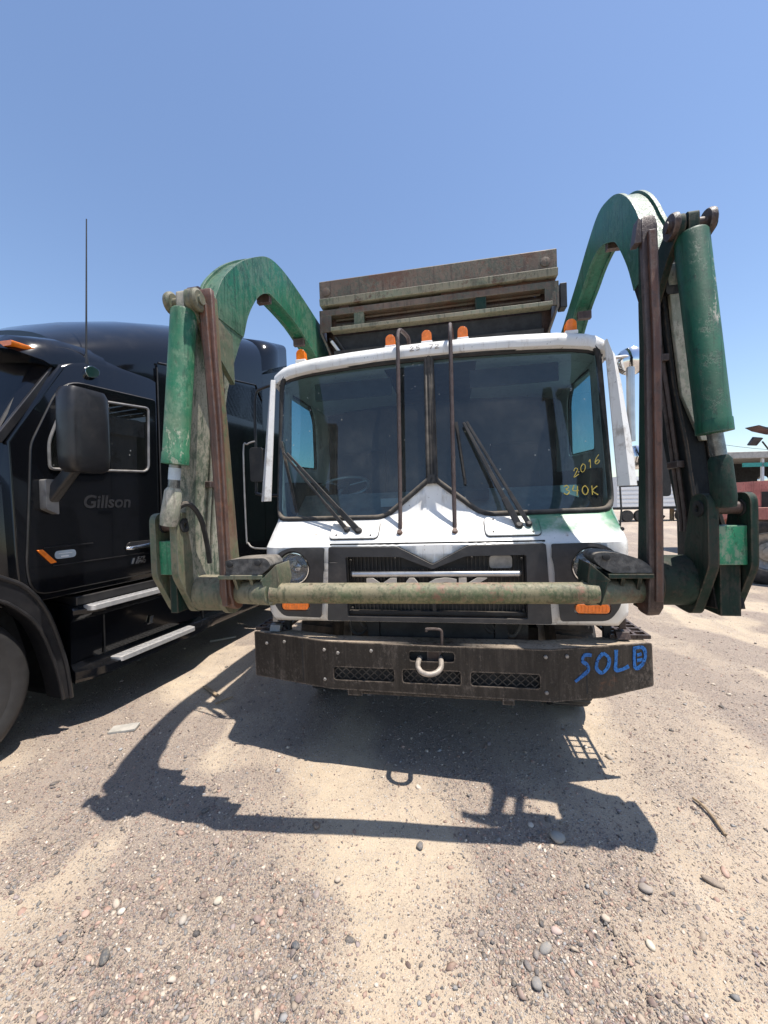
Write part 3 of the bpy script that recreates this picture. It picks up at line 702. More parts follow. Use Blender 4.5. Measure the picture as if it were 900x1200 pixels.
# headlamp panels, lamps
HP = rnd([(.728, 1.318), (.985, 1.322), (1.085, 1.275), (1.118, 1.19), (1.118, .935), (1.05, .845), (.775, .838)], [.012, .05, .05, .03, .06, .04, .012], 4)
for sg in (-1, 1):
    poly = HP if sg > 0 else mir(HP)
    g = G(); hx = sg * HL[0]
    g.cdt(poly, [circ(hx, HL[1], .120), rnd([(hx - .105, .885), (hx + .105, .885), (hx + .105, .955), (hx - .105, .955)], .03, 4)], .06, lambda s, z: cab(s, z, .016))
    hp = g.build('headlamp_panel', 'panel_grey', TR, thick=.014, bevel=.003)
    g = G()
    for u, v in ((.765, 1.295), (.80, .86), (1.085, 1.20), (1.05, .88)): g.lathe([(.008, 0), (.006, .006)], cab(sg * u, v, .016), (0, -1, 0), 8)
    g.build('bolt', 'steel', hp)
    c = Vector(cab(hx, HL[1]))
    g = G(); g.lathe([(.122, -.005), (.122, .02), (.112, .024), (.104, .018), (.104, -.01)], c, (0, -1, 0), 32, cap=False); hl = g.build('headlamp', 'black', TR)
    g = G(); g.lathe([(.03, -.085), (.07, -.07), (.098, -.03), (.106, .008)], c, (0, -1, 0), 28, cap=False); g.lathe([(.03, -.086), (.03, -.03), (.012, -.02)], c, (0, -1, 0), 14); g.build('reflector', 'dull_reflector', hl)
    g = G(); g.lathe([(.110, .012), (.112, .022), (.104, .023), (.102, .012)], c, (0, -1, 0), 32, cap=False); g.build('lamp_rim', 'chrome', hl)
    g = G(); g.lathe([(.106, .008), (.095, .020), (.06, .030), (.001, .034)], c, (0, -1, 0), 28, cap=False)
    for k in range(-3, 4): g.beam(c + Vector((k * .026, -.03 + abs(k) * .004, -.085 + abs(k) * .012)), c + Vector((k * .026, -.03 + abs(k) * .004, .085 - abs(k) * .012)), .003, .003)
    g.build('lens', 'lens', hl)
    g = G(); st = rnd([(hx - .095, .892), (hx + .095, .892), (hx + .095, .948), (hx - .095, .948)], .026, 5)
    g.prism(st, 'y', c.y - .024, c.y + .03); tl = g.build('turn_lamp', 'orange', TR, bevel=.008, seg=3)
    g = G()
    for k in range(9): x = hx - .08 + k * .02; g.box(x - .0035, x + .0035, c.y - .0265, c.y - .02, .902, .938)
    g.build('lens_rib', 'orange', tl)

# grille
GI = rnd([(-.575, 1.258), (-.205, 1.253), (0, 1.172), (.205, 1.253), (.575, 1.258), (.575, .858), (-.575, .858)], .012, 2)
g = G(); g.cdt(GRO, [GI], .06, lambda s, z: (s, .098 + .0 * z, z)); gf = g.build('grille_frame', 'panel_grey', TR, thick=.03, bevel=.004)
g = G()
for u, v in ((-.63, 1.29), (-.44, 1.29), (-.27, 1.285), (-.12, 1.225), (.12, 1.225), (.27, 1.285), (.44, 1.29), (.63, 1.29), (-.64, 1.06), (.64, 1.06), (-.63, .86), (.63, .86), (-.3, .845), (.3, .845)): g.lathe([(.009, 0), (.007, .007)], (u, .098, v), (0, -1, 0), 8)
g.build('bolt', 'steel', gf)
g = G(); g.box(-.70, .70, .30, .32, .82, 1.34); g.box(-.70, -.68, .13, .30, .82, 1.34); g.box(.68, .70, .13, .30, .82, 1.34); g.box(-.70, .70, .13, .30, 1.325, 1.34); g.build('grille_recess', 'void', TR)
GR = thing_g = None
g = G(); g.cdt([(-.60, .84), (.60, .84), (.60, 1.25), (.215, 1.25), (0, 1.165), (-.215, 1.25), (-.60, 1.25)], [], .3, lambda s, z: (s, .165, z)); gm = g.build('grille', 'black', TR)
g = G()
for k in range(44): x = -.565 + k * 1.13 / 43; g.box(x - .003, x + .003, .150, .165, .86, 1.16 if abs(x) < .2 else 1.245)
g.build('grille_slat', 'fin', gm)
g = G(); g.box(-.57, .57, .128, .15, 1.232, 1.246) if False else None
for x in (-.585, .585): g.box(x - .012, x + .012, .118, .15, .86, 1.25)
g.box(-.012, .012, .122, .15, .86, 1.165); g.box(-.58, .58, .118, .15, .862, .885)
for u, v in ((-.555, 1.225), (.555, 1.225), (-.25, 1.235), (.25, 1.235), (-.555, .90), (.56, .90)): g.lathe([(.011, 0), (.008, .01)], (u, .13, v), (0, -1, 0), 8)
g.build('grille_bracket', 'black', gm, bevel=.002)
g = G(); g.prism(rnd([(.36, 1.165), (.50, 1.165), (.50, 1.245), (.36, 1.245)], .02, 3), 'y', .135, .15); g.build('bright_plate', 'steel', gm)
g = G(); g.tube([(-.535, .10, 1.140), (-.53, .078, 1.140), (.53, .078, 1.140), (.535, .10, 1.140)], .019, 12); g.build('chrome_bar', 'bar_alu', TR)
text('MACK', 'badge_letters', 'letter', TR, .155, lambda u, v, w: (-.455 + u, .125 - w, .995 + v), depth=.02, bold=.006, sx=1.82)

# bumper
def bp(x, z, out=0.0): return (x, max(0, abs(x) - .69) * .15 / .61 - out, z)
BO = [(-1.30, .717), (-.69, .711), (0, .700), (.66, .697), (1.30, .702), (1.305, .438), (1.0, .388), (.69, .384), (-.5, .398), (-.69, .400), (-1.30, .396)]
holes = [rnd([(a, .460), (b, .460), (b, .546), (a, .546)], .018, 3) for a, b in ((-.664, -.262), (-.208, .155), (.216, .621))]
pocket = rnd([(-.162, .602), (.12, .602), (.12, .664), (-.162, .664)], .02, 3)
g = G(); g.cdt(rnd(BO, .012, 2), holes + [pocket], .08, lambda s, z: bp(s, z)); bu = g.build('bumper', 'bumper', TR, thick=.014, bevel=.005, ang=20)
g = G()
for a, b in ((-1.29, -.69), (-.69, 0), (0, .69), (.69, 1.29)):
    A, B = bp(a, .705 if abs(a) < 1 else .709), bp(b, .705 if abs(b) < 1 else .704)
    for z0 in (-.016,): g.add([(A[0], A[1] + .012, A[2] - .010), (B[0], B[1] + .012, B[2] - .010), (B[0], B[1] + .17, B[2] - .010), (A[0], A[1] + .17, A[2] - .010), (A[0], A[1] + .012, A[2] - .028), (B[0], B[1] + .012, B[2] - .028), (B[0], B[1] + .17, B[2] - .028), (A[0], A[1] + .17, A[2] - .028)], [(0, 1, 2, 3), (7, 6, 5, 4), (0, 4, 5, 1), (1, 5, 6, 2), (2, 6, 7, 3), (3, 7, 4, 0)])
g.build('top_flange', 'flange', bu)
g = G()
for a, b in ((-.664, -.262), (-.208, .155), (.216, .621)):
    nxx = 15; dx = (b - a) / nxx
    for r_ in range(4):
        z = .462 + r_ * .024
        for k in range(nxx):
            x = a + k * dx; up = (k + r_) % 2
            g.beam((x, .018, z + (.012 if up else -.012) + .012), (x + dx, .018, z + (-.012 if up else .012) + .012), .004, .005)
g.build('expanded_mesh', 'fin', bu)
g = G(); g.box(-.9, .9, .05, .06, .42, .69); g.build('mesh_backing', 'void', bu)
g = G()
for x, z in ((-1.04, .672), (-1.19, .645), (-.725, .655), (-.728, .458), (-.407, .660), (.655, .655), (.655, .440), (-.63, .64), (.78, .655)): g.lathe([(.012, 0), (.012, .007), (.008, .011)], bp(x, z), (0, -1, 0), 6)
g.build('bolt', 'steel', bu)
g = G(); g.tube(smooth([(-.098, .04, .610), (-.103, -.03, .607), (-.101, -.07, .596), (-.077, -.105, .580), (-.033, -.118, .574), (.011, -.105, .580), (.037, -.07, .596), (.039, -.03, .608), (.034, .04, .611)], 5), .016, 12); g.build('tow_hook', 'hook', bu)
g = G(); g.tube(smooth([(.03, .035, .64), (.043, .03, .70), (.046, .03, .765), (.042, .03, .790), (.02, .03, .799), (-.045, .03, .799), (-.05, .03, .792), (-.05, .03, .782)], 3), .009, 8); g.box(-.05, .03, .025, .045, .60, .70); g.build('tow_pin', 'fork_dark', bu)
g = G(); g.box(-.58, .47, .05, .09, .350, .402); g.box(.40, .47, .0, .09, .350, .385); g.box(-.58, -.48, .02, .10, .352, .40); g.build('lower_lip', 'bumper', bu, bevel=.004)
brush('SOLD', 'spray_lettering', 'blue', bu, .84, .520, .094, .130, .112, .021, lambda u, v, w: bp(u, v, .001 + w), slope=.10)
for sg in (-1, 1):
    g = G(); g.prism([(.18, .705), (.24, .705), (.24, .755), (.20, .75)], 'x', sg * 1.16 - .04, sg * 1.16 + .04); g.box(sg * 1.16 - .02, sg * 1.16 + .02, .2, .3, .77, .86)
    g.build('bumper_bracket', 'steel' if sg < 0 else 'fork_dark', TR, bevel=.005)

# air deflectors on the corner posts
g = G(); L = []
for t in np.linspace(0, 1, 9):
    z = lerp(1.655, 2.61, t); x = lerp(-1.255, -1.205, t); w = lerp(.095, .055, t)
    L.append([(x, .40 + .06 * t, z), (x - w * .5, .385 + .06 * t, z), (x - w, .43 + .06 * t, z), (x - w, .445 + .06 * t, z), (x - w * .5, .40 + .06 * t, z), (x, .415 + .06 * t, z)])
g.loft(L); g.build('air_deflector', 'white', TR, bevel=.003)
g = G(); L = []
for t in np.linspace(0, 1, 11):
    z = lerp(1.665, 2.66, t); x = lerp(1.232, 1.195, t); w = pw(t, [(0, .125), (.3, .115), (.72, .085), (.92, .06), (1, .01)])
    L.append([(x, .40 + .06 * t, z), (x + w * .5, .375 + .06 * t, z), (x + w, .42 + .06 * t, z), (x + w, .435 + .06 * t, z), (x + w * .5, .39 + .06 * t, z), (x, .415 + .06 * t, z)])
g.loft(L); g.build('air_deflector', 'white', TR, bevel=.003)
g = G(); g.tube([(1.215, .33, 1.66), (1.20, .28, 1.50), (1.185, .27, 1.40)], .006, 6); g.lathe([(.018, 0), (.012, .03)], (1.182, .265, 1.385), (.2, -1, .2), 8); g.build('mirror_cable', 'black', TR)

# mirrors
g = G(); g.tube(smooth([(-1.21, .52, 2.60), (-1.36, .56, 2.59), (-1.43, .56, 2.53), (-1.44, .55, 2.2), (-1.44, .53, 1.80), (-1.42, .52, 1.72), (-1.21, .5, 1.70)], 4), .012, 8); mr = g.build('mirror_bracket', 'semi', TR)
g = G(); g.tube(smooth([(-1.40, .46, 2.14), (-1.46, .45, 2.12), (-1.49, .44, 2.06), (-1.49, .43, 1.40), (-1.47, .42, 1.33), (-1.41, .41, 1.29), (-1.21, .40, 1.285)], 4), .007, 8); g.build('mirror_arm', 'steel', mr)
g = G(); g.prism(rnd([(-1.475, 1.82), (-1.36, 1.82), (-1.36, 2.10), (-1.475, 2.10)], .03, 3), 'y', .50, .56); g.build('mirror_head', 'black', mr, bevel=.012)
g = G(); g.lathe([(.001, -.04), (.05, -.035), (.085, -.01), (.098, .03), (.098, .036)], (1.385, .52, 2.53), (.2, 1, 0), 20); mr = g.build('convex_mirror', 'chrome', TR)
g = G(); g.tube([(1.20, .50, 2.545), (1.33, .50, 2.55), (1.40, .50, 2.54)], .012, 8); g.tube([(1.365, .50, 2.47), (1.36, .50, 1.97)], .026, 10); g.build('mirror_pole', 'bar_alu', mr)
g = G(); g.lathe([(.001, -.04), (.05, -.03), (.08, -.01), (.085, .03)], (1.40, .50, 1.86), (.2, 1, 0), 18); g.build('lower_convex_mirror', 'chrome', mr)
g = G(); g.prism(rnd([(1.455, 1.60), (1.60, 1.58), (1.60, 2.02), (1.455, 2.02)], .03, 3), 'y', .50, .60); g.box(1.30, 1.46, .53, .56, 1.66, 1.70); g.build('mirror_head', 'black', mr, bevel=.012)

# cab interior
g = G(); g.box(-1.19, 1.19, 1.69, 1.72, .95, 2.70); g.box(-1.17, 1.17, .30, 1.69, .95, .98); g.box(-1.18, 1.18, .60, 1.69, 2.655, 2.68); g.build('cab_back_wall', 'interior', TR)
g = G(); g.prism([(.41, 1.46), (.58, 1.51), (.84, 1.70), (.89, 1.70), (.92, 1.05), (.41, 1.05)], 'x', -1.15, 1.15); g.build('dashboard', 'dash', TR, bevel=.02)
g = G(); g.prism([(.85, 1.0), (.85, 1.32), (1.0, 1.42), (1.73, 1.42), (1.73, 1.0)], 'x', -.38, .38); g.build('engine_cover', 'interior', TR, bevel=.04)
for cx in (-.76, .76):
    g = G(); g.prism(rnd([(1.1, 1.25), (1.1, 1.40), (1.52, 1.38), (1.52, 1.25)], .05, 3), 'x', cx - .24, cx + .24); st = g.build('seat', 'void', TR, bevel=.03)
    g = G(); g.prism(rnd([(1.47, 1.38), (1.60, 1.38), (1.70, 2.16), (1.60, 2.18)], .05, 3), 'x', cx - .22, cx + .22); g.build('backrest', 'void', st, bevel=.04)
g = G(); c = Vector((-.86, 1.10, 1.78)); ax = Vector((0, -.42, .9)).normalized(); ux = Vector((1, 0, 0)); uy = ax.cross(ux)
g.tube([c + (ux * cos(t) + uy * sin(t)) * .24 for t in np.linspace(0, 2 * pi, 33)[:-1]], .016, 8, closed=True)
for t in (.6, 2.5, 4.7): g.beam(c, c + (ux * cos(t) + uy * sin(t)) * .24, .03, .012)
swl = g.build('steering_wheel', 'bar_alu', TR)
g = G(); g.tube([c, c - ax * .45], .035, 10); g.lathe([(.06, -.02), (.06, .02), (.03, .03)], c, ax, 14); g.build('steering_column', 'void', swl)
for cx in (-.62, .62): g = G(); g.box(cx - .32, cx + .32, .62, .64, 2.46, 2.60); g.build('sun_visor', 'interior', TR, bevel=.01)
g = G(); g.box(.10, .42, .62, .84, 1.60, 1.70); g.build('dash_radio', 'black', TR, bevel=.02)
g = G(); g.box(-.42, -.20, .60, .80, 1.58, 1.645); g.build('clipboard', 'white_far', TR)
for sg in (-1, 1):
    g = G(); g.prism([(.55, .95), (1.75, .95), (1.75, 1.86), (.50, 1.80)], 'x', sg * 1.172, sg * 1.14); g.build('door_lining', 'interior', TR)

# hopper cover above the cab
hc = G(); hc.prism([(1.30, 3.60), (1.30, 3.825), (1.315, 3.835), (1.50, 3.835), (1.50, 3.80), (1.33, 3.80), (1.33, 3.60)], 'x', -1.09, 1.13)
hc.box(-1.09, -1.075, 1.31, 1.48, 3.60, 3.80); hc.box(1.115, 1.13, 1.31, 1.48, 3.60, 3.80)
HC = hc.build('hopper_cover', 'rack', TR, bevel=.006)
g = G(); g.prism([(1.285, 3.583), (1.278, 3.648), (1.298, 3.655), (1.298, 3.60), (1.40, 3.60), (1.40, 3.583)], 'x', -1.088, 1.132); g.build('beam_lip', 'rack_lip', HC, bevel=.004)
g = G()
for x in (-1.02, 1.03): g.lathe([(.042, 0), (.042, .008), (.02, .012)], (x, 1.30, 3.72), (0, -1, 0), 16)
g.build('end_boss', 'rack', HC)
g = G(); g.box(-.90, -.80, 1.33, 1.42, 3.53, 3.61); g.build('spacer', 'fork_rust', HC)
g = G(); g.box(.1, 1.12, 1.34, 1.42, 3.535, 3.62); g.build('spacer', 'fork_rust', HC)
for z0, z1, y0, nm in ((3.485, 3.545, 1.30, 'top_rail'), (3.325, 3.362, 1.28, 'bottom_rail')):
    g = G(); g.box(-1.10 if z0 > 3.4 else -.985, 1.14 if z0 > 3.4 else 1.08, y0, y0 + .10, z0, z1); g.build(nm, 'rack' if z0 > 3.4 else 'rack_lip', HC, bevel=.005)
for x in (-.70, .46):
    g = G(); g.box(x - .05, x + .05, 1.305, 1.36, 3.36, 3.49); g.build('stanchion', 'arm_grime' if x < 0 else 'arm_dark', HC, bevel=.004)
for sg, xs in ((-1, (-1.10, -.97)), (1, (1.14, 1.02))):
    a, b = xs; g = G()
    g.add([(a, 1.30, 3.545), (a, 1.30, 3.32), (b, 1.30, 3.00), (b, 2.6, 3.00), (a, 2.6, 3.32), (a, 2.6, 3.545)] + [(a - sg * .02, 1.30, 3.545), (a - sg * .02, 1.30, 3.32), (b - sg * .02, 1.30, 3.00), (b - sg * .02, 2.6, 3.00), (a - sg * .02, 2.6, 3.32), (a - sg * .02, 2.6, 3.545)],
          [(0, 1, 4, 5), (1, 2, 3, 4), (6, 11, 10, 7), (7, 10, 9, 8), (0, 6, 7, 1), (1, 7, 8, 2), (5, 4, 10, 11), (0, 5, 11, 6)])
    g.box(min(a, a - sg * .12), max(a, a - sg * .12), 1.302, 1.32, 3.33, 3.54); g.build('side_plate', 'rack', HC, bevel=.004)
g = G(); g.cdt([(-1.05, 3.05), (1.08, 3.05), (1.12, 3.61), (-1.08, 3.59)], [rnd([(.76, 3.49), (.97, 3.475), (.96, 3.525), (.90, 3.515), (.84, 3.54), (.77, 3.535)], .012, 2)], .3, lambda u, v: (u, 1.42, v)); g.build('inner_panel', 'fork_dark', HC, thick=.01)
for k in range(5): g = G(); g.box(-.95, 1.0, 1.5 + k * .2, 1.53 + k * .2, 3.01, 3.06); g.build('inner_rib', 'rack', HC)
g = G(); g.box(-1.02, 1.05, 1.9, 2.6, 3.545, 3.56); g.build('top_plate', 'rack', HC)
for z in (3.42, 3.47): g = G(); g.tube([(-.95, 1.39, z), (1.0, 1.39, z + .01)], .012, 8); g.build('inner_pipe', 'rack', HC)
g = G(); g.prism([(1.29, 3.10), (1.29, 3.13), (1.34, 3.13), (1.34, 3.02), (1.29, 3.02)], 'x', -.96, 1.0); g.box(-.96, 1.0, 1.36, 1.37, 2.9, 3.30); g.build('lower_panel', 'void', HC)
g = G(); g.box(1.165, 1.225, 1.36, 1.46, 3.33, 3.55); g.build('limit_block', 'black', HC, bevel=.006)
g = G(); g.tube([(-.99, 1.32, 3.24), (-.80, 1.32, 2.96)], .016, 8); g.build('hose', 'white_far', HC); g = G(); g.tube([(-1.01, 1.33, 3.27), (-.84, 1.33, 2.95)], .012, 8); g.build('hose', 'black', HC); g = G(); g.tube([(-.95, 1.31, 3.27), (-.75, 1.33, 2.95)], .012, 8); g.build('hose', 'black', HC)

# packer body, frame, wheels (mostly hidden behind the cab)
g = G(); g.prism([(2.45, .95), (2.45, 2.95), (2.7, 3.05), (7.6, 3.05), (8.1, 2.5), (8.1, 1.2), (7.6, .95)], 'x', -1.22, 1.22); bd = g.build('packer_body', 'body', TR, bevel=.03)
for k in range(6):
    for sg in (-1, 1):
        g = G(); y = 2.7 + k * .9; g.box(sg * 1.22, sg * 1.29, y, y + .1, 1.0, 3.0); g.build('body_rib', 'body', bd, bevel=.01)
for sg in (-1, 1): g = G(); g.box(sg * .43 - .04, sg * .43 + .04, .2, 8.2, .62, .90); g.build('chassis_rail', 'void', TR)
g = G(); g.box(-.385, .385, .22, .34, .62, .88); g.build('crossmember', 'void', TR)
g = G(); g.box(-.85, .85, 1.15, 1.27, .34, .46); g.build('front_axle', 'void', TR)
g = G(); g.box(-.62, .62, .33, .40, .55, 1.32); g.build('radiator', 'fin', TR)
for i, (x, z) in enumerate(((-.55, .80), (-.5, .78), (-.62, .76), (.35, .8), (.42, .77), (.3, .79))):
    g = G(); g.tube(smooth([(x, .28, .86), (x + .03, .22, z - .04), (x + .1, .24, z - .07), (x + .16, .3, z + .02)], 4), .011, 7); g.build('hose', 'rubber', TR)
def wheel(x, y, z, r, w, sg, parent, name='wheel', rim='steel', tm='tyre', lugs=True):
    hw = w / 2; c = (x, y, z); ax = (sg, 0, 0)
    g = G(); g.lathe([(r * .58, -hw * .9), (r * .62, -hw), (r * .9, -hw), (r * .975, -hw * .8), (r, -hw * .55), (r, hw * .55), (r * .975, hw * .8), (r * .9, hw), (r * .62, hw), (r * .58, hw * .9)], c, ax, 48, cap=False)
    for k in range(40 if lugs else 0):
        t = 2 * pi * k / 40; p = Vector((x, y + cos(t) * r, z + sin(t) * r)); tt = Vector((0, -sin(t), cos(t)))
        g.beam(p + Vector((-hw * .8, 0, 0)) - tt * .012, p + Vector((hw * .8, 0, 0)) + tt * .012, r * .09, .022, up=(0, cos(t), sin(t)))
    W_ = g.build(name, tm, parent, ang=40)
    g = G(); g.lathe([(r * .60, hw * .85), (r * .56, hw * .88), (r * .53, hw * .5), (r * .30, hw * .25), (r * .28, hw * .7), (r * .16, hw * .75), (r * .15, hw * .95), (.001, hw)], c, ax, 32, cap=False); g.lathe([(r * .6, -hw * .8), (.05, -hw * .6)], c, ax, 24)
    g.build('rim', rim, W_)
    g = G()
    for k in range(10): t = 2 * pi * k / 10; g.lathe([(.014, 0), (.014, .03)], Vector(c) + Vector((sg * hw * .28, cos(t) * r * .4, sin(t) * r * .4)), ax, 6)
    g.build('lug_nut', 'steel', W_); return W_
for x, dz in ((-1.02, .02), (1.02, -.02)): wheel(x, 1.2, .38 + dz, .53, .34, math.copysign(1, x), TR)
for y in (5.2, 6.55):
    for x, dz in ((-.95, .02), (.95, -.02)): wheel(x, y, .38 + dz, .53, .52, math.copysign(1, x), TR)
# grated step beside the front wheel
for sg in (-1, 1):
    g = G(); x0, x1 = sg * 1.10, sg * 1.32
    for k in range(9): y = .22 + k * .068; g.box(min(x0, x1), max(x0, x1), y, y + .014, .700, .725)
    for k in range(4): x = lerp(x0, x1, k / 3); g.box(x - .008, x + .008, .22, .78, .702, .723)
    g.build('grated_step', 'fork_dark', TR, kind='stuff')
    for yy in (.25, .70): g = G(); g.box(sg * 1.09 - .02, sg * 1.09 + .02, yy, yy + .04, .68, .95); g.build('step_hanger', 'void', TR)

# ---- lift arms
def inset(poly, d):
    A = sum(poly[i][0] * poly[(i + 1) % len(poly)][1] - poly[(i + 1) % len(poly)][0] * poly[i][1] for i in range(len(poly)))
    o = []
    for i in range(len(poly)):
        a, b = Vector(poly[i - 1]), Vector(poly[(i + 1) % len(poly)]); t = (b - a).normalized(); n = Vector((-t.y, t.x)) * (1 if A > 0 else -1)
        p = Vector(poly[i]) + n * d; o.append(tuple(p))
    return o
def boxarm(name, poly, mat, inn, th, sg, lip=.014, skin=.02, parent=TR):
    """welded box section: two side plates standing proud of the core"""
    f = lambda k: (lambda p: sg * (inn(p[1]) + k))
    g = G(); g.prism(poly, 'x', f(0), f(skin)); g.prism(poly, 'x', f(th - skin), f(th)); g.prism(inset(poly, lip), 'x', f(skin), f(th - skin))
    return g.build(name, mat, parent, bevel=.004)
def arm(sg, arch, leg, inn, th, mats, y0, P):
    a = boxarm('lift_arm', arch, mats['arch'], inn, th, sg)
    boxarm('lower_leg', leg, mats['leg'], lambda z: inn(z) + .004, th - .008, sg, parent=a)
    for hz, hy in P['clips']:
        g = G(); x = sg * (inn(hz) + th * .5); g.box(x - .05, x + .05, hy - .02, hy + .02, hz - .03, hz + .03); g.build('hose_clamp', 'fork_dark', a)
    return a
# image-left arm
flL = lambda z: 1.14 + .14 * min(1, max(0, (2.75 - z) / 1.3))
archL = smooth([(-.455, 2.70), (-.385, 2.83), (-.308, 2.964), (-.128, 3.158), (.103, 3.338), (.302, 3.456), (.524, 3.506), (.80, 3.511), (1.186, 3.489), (1.763, 3.439), (2.12, 3.34), (2.42, 3.05), (2.55, 2.6)], 4) + \
        smooth([(2.25, 2.5), (2.1, 2.75), (1.75, 2.95), (1.281, 3.085), (.819, 3.186), (.375, 3.193), (.249, 3.165), (.103, 3.058), (-.038, 2.863), (-.10, 2.70)], 4)
legL = [(-.51, 2.74), (-.545, 2.49), (-.545, 2.17), (-.545, 1.78), (-.535, 1.55), (-.50, 1.35), (-.50, 1.08), (-.34, 1.06), (-.22, 1.25), (-.24, 1.5), (-.261, 1.8), (-.262, 2.1), (-.235, 2.32), (-.185, 2.50), (-.125, 2.66), (-.085, 2.73), (-.2, 2.80), (-.36, 2.84)]
AL = arm(-1, archL, legL, flL, .13, dict(arch='arch_fading', leg='leg_fading'), -.58, dict(clips=((3.17, .33), (3.12, 1.0))))
# image-right arm
flR = lambda z: 1.20 + .14 * min(1, max(0, (2.75 - z) / 1.3))
archR = smooth([(-.19, 2.80), (-.12, 2.97), (-.03, 3.127), (.02, 3.22), (.105, 3.342), (.221, 3.453), (.354, 3.523), (.535, 3.563), (.743, 3.495), (1.035, 3.353), (1.448, 3.173), (1.85, 2.98), (2.15, 2.65)], 4) + \
        smooth([(1.85, 2.45), (1.6, 2.78), (1.134, 3.121), (.897, 3.23), (.758, 3.295), (.599, 3.328), (.468, 3.303), (.312, 3.22), (.239, 3.144), (.121, 2.947), (.05, 2.77)], 4)
legR = [(-.22, 2.83), (-.205, 2.62), (-.19, 2.16), (-.215, 1.85), (-.22, 1.5), (-.30, 1.30), (-.36, 1.05), (-.20, 1.03), (-.05, 1.25), (-.06, 1.5), (-.03, 1.8), (.0, 2.2), (.0, 2.60), (.055, 2.78), (.1, 2.88), (-.08, 2.96)]
AR = arm(1, archR, legR, flR, .13, dict(arch='arch_green', leg='leg_shaded'), -.42, dict(clips=((3.28, .45), (3.10, 1.06))))
# hydraulic pipes clipped to the inner faces of the legs
for sg, fl_, yy, ar in ((-1, flL, -.38, AL), (1, flR, -.165, AR)):
    for k in range(2):
        g = G(); g.tube([(sg * (fl_(z) - .012), yy + k * .04, z) for z in np.linspace(1.40, 2.42 if sg < 0 else 2.55, 13)], .010, 8); g.build('hydraulic_pipe', 'leg_beige' if sg < 0 else 'fork_dark', ar)
    for z in (1.75, 2.30): g = G(); x = sg * (fl_(z) - .012); g.box(x - .018, x + .018, yy - .03, yy + .07, z - .018, z + .018); g.build('pipe_clamp', 'fork_dark', ar, bevel=.004)
for sg, P in ((-1, [(-1.30, -.62, 1.60), (-1.245, -.57, 1.64), (-1.225, -.50, 1.56), (-1.235, -.44, 1.42), (-1.25, -.40, 1.30)]), (1, [(1.36, -.38, 1.60), (1.41, -.30, 1.62), (1.425, -.24, 1.52), (1.42, -.20, 1.38), (1.40, -.18, 1.28)])):
    g = G(); g.tube(smooth(P, 5), .014, 8); g.build('hose', 'rubber', TR)
# pale strip painting sunlight on the front edge of the right leg, tall oval slot above it
g = G(); g.prism([(-.232, 2.75), (-.215, 2.45), (-.205, 2.1), (-.225, 1.86), (-.20, 1.86), (-.18, 2.1), (-.19, 2.45), (-.207, 2.75)], 'x', lambda p: flR(p[1]) + .03 + max(0, (2.1 - p[1])) * .2, lambda p: flR(p[1]) + .125); g.build('sunlit_strip', 'leg_beige', AR, bevel=.003)
g = G(); g.prism(rnd([(1.228, 2.60), (1.30, 2.60), (1.305, 2.72), (1.24, 2.80)], .02, 3), 'y', -.226, -.20); g.build('slot', 'void', AR)

def tapered(name, mat, parent, secs, bevel=.006, label=None):
    """secs: (z, x0, x1, yfront, yback)"""
    g = G(); g.loft([[(a, f, z), (b, f, z), (b, k, z), (a, k, z)] for z, a, b, f, k in secs]); return g.build(name, mat, parent, bevel=bevel)
# forks folded upright
fl = tapered('fork', 'fork_rust', TR, [(1.062, -1.06, -1.02, -.50, -.46), (1.09, -1.075, -1.012, -.555, -.46), (1.16, -1.08, -1.012, -.58, -.50), (1.31, -1.070, -1.015, -.585, -.555), (2.03, -1.090, -1.020, -.59, -.565), (2.39, -1.102, -1.032, -.59, -.565), (2.70, -1.137, -1.040, -.59, -.56), (2.735, -1.130, -1.045, -.585, -.555), (2.752, -1.11, -1.06, -.57, -.55)])
tapered('wear_bar', 'fork_rust', fl, [(1.10, -1.058, -1.028, -.592, -.55), (1.31, -1.056, -1.028, -.60, -.57), (2.03, -1.070, -1.038, -.605, -.575), (2.66, -1.105, -1.066, -.605, -.575)], .004)
tapered('fork_web', 'fork_web', fl, [(1.10, -1.070, -1.018, -.50, -.42), (1.27, -1.060, -1.018, -.56, -.465), (1.42, -1.062, -1.022, -.56, -.475), (2.03, -1.085, -1.030, -.566, -.505), (2.38, -1.097, -1.040, -.566, -.525), (2.71, -1.115, -1.046, -.562, -.53)], .004)
g = G(); g.lathe([(.05, 0), (.05, .05)], (-1.165, -.57, 2.71), (1, 0, 0), 16); g.build('fork_pivot', 'fork_dark', fl)
fr = tapered('fork', 'fork_dark', TR, [(1.015, 1.045, 1.075, -.36, -.31), (1.03, 1.032, 1.085, -.40, -.30), (1.07, 1.025, 1.09, -.428, -.30), (1.20, 1.030, 1.094, -.43, -.395), (1.36, 1.032, 1.095, -.43, -.40), (1.91, 1.036, 1.102, -.43, -.40), (2.30, 1.040, 1.107, -.43, -.40), (2.83, 1.030, 1.098, -.43, -.40), (2.87, 1.036, 1.092, -.425, -.395), (2.885, 1.05, 1.08, -.415, -.40)])
tapered('wear_bar', 'fork_rust', fr, [(1.10, 1.052, 1.082, -.44, -.41), (1.36, 1.054, 1.084, -.447, -.41), (2.30, 1.062, 1.094, -.447, -.41), (2.80, 1.052, 1.084, -.447, -.41)], .004)
tapered('fork_web', 'arm_dark', fr, [(1.035, 1.035, 1.075, -.36, -.24), (1.14, 1.032, 1.085, -.41, -.30), (1.52, 1.034, 1.09, -.405, -.325), (2.33, 1.042, 1.10, -.405, -.355), (2.71, 1.035, 1.09, -.405, -.38), (2.86, 1.03, 1.09, -.405, -.395)], .004)
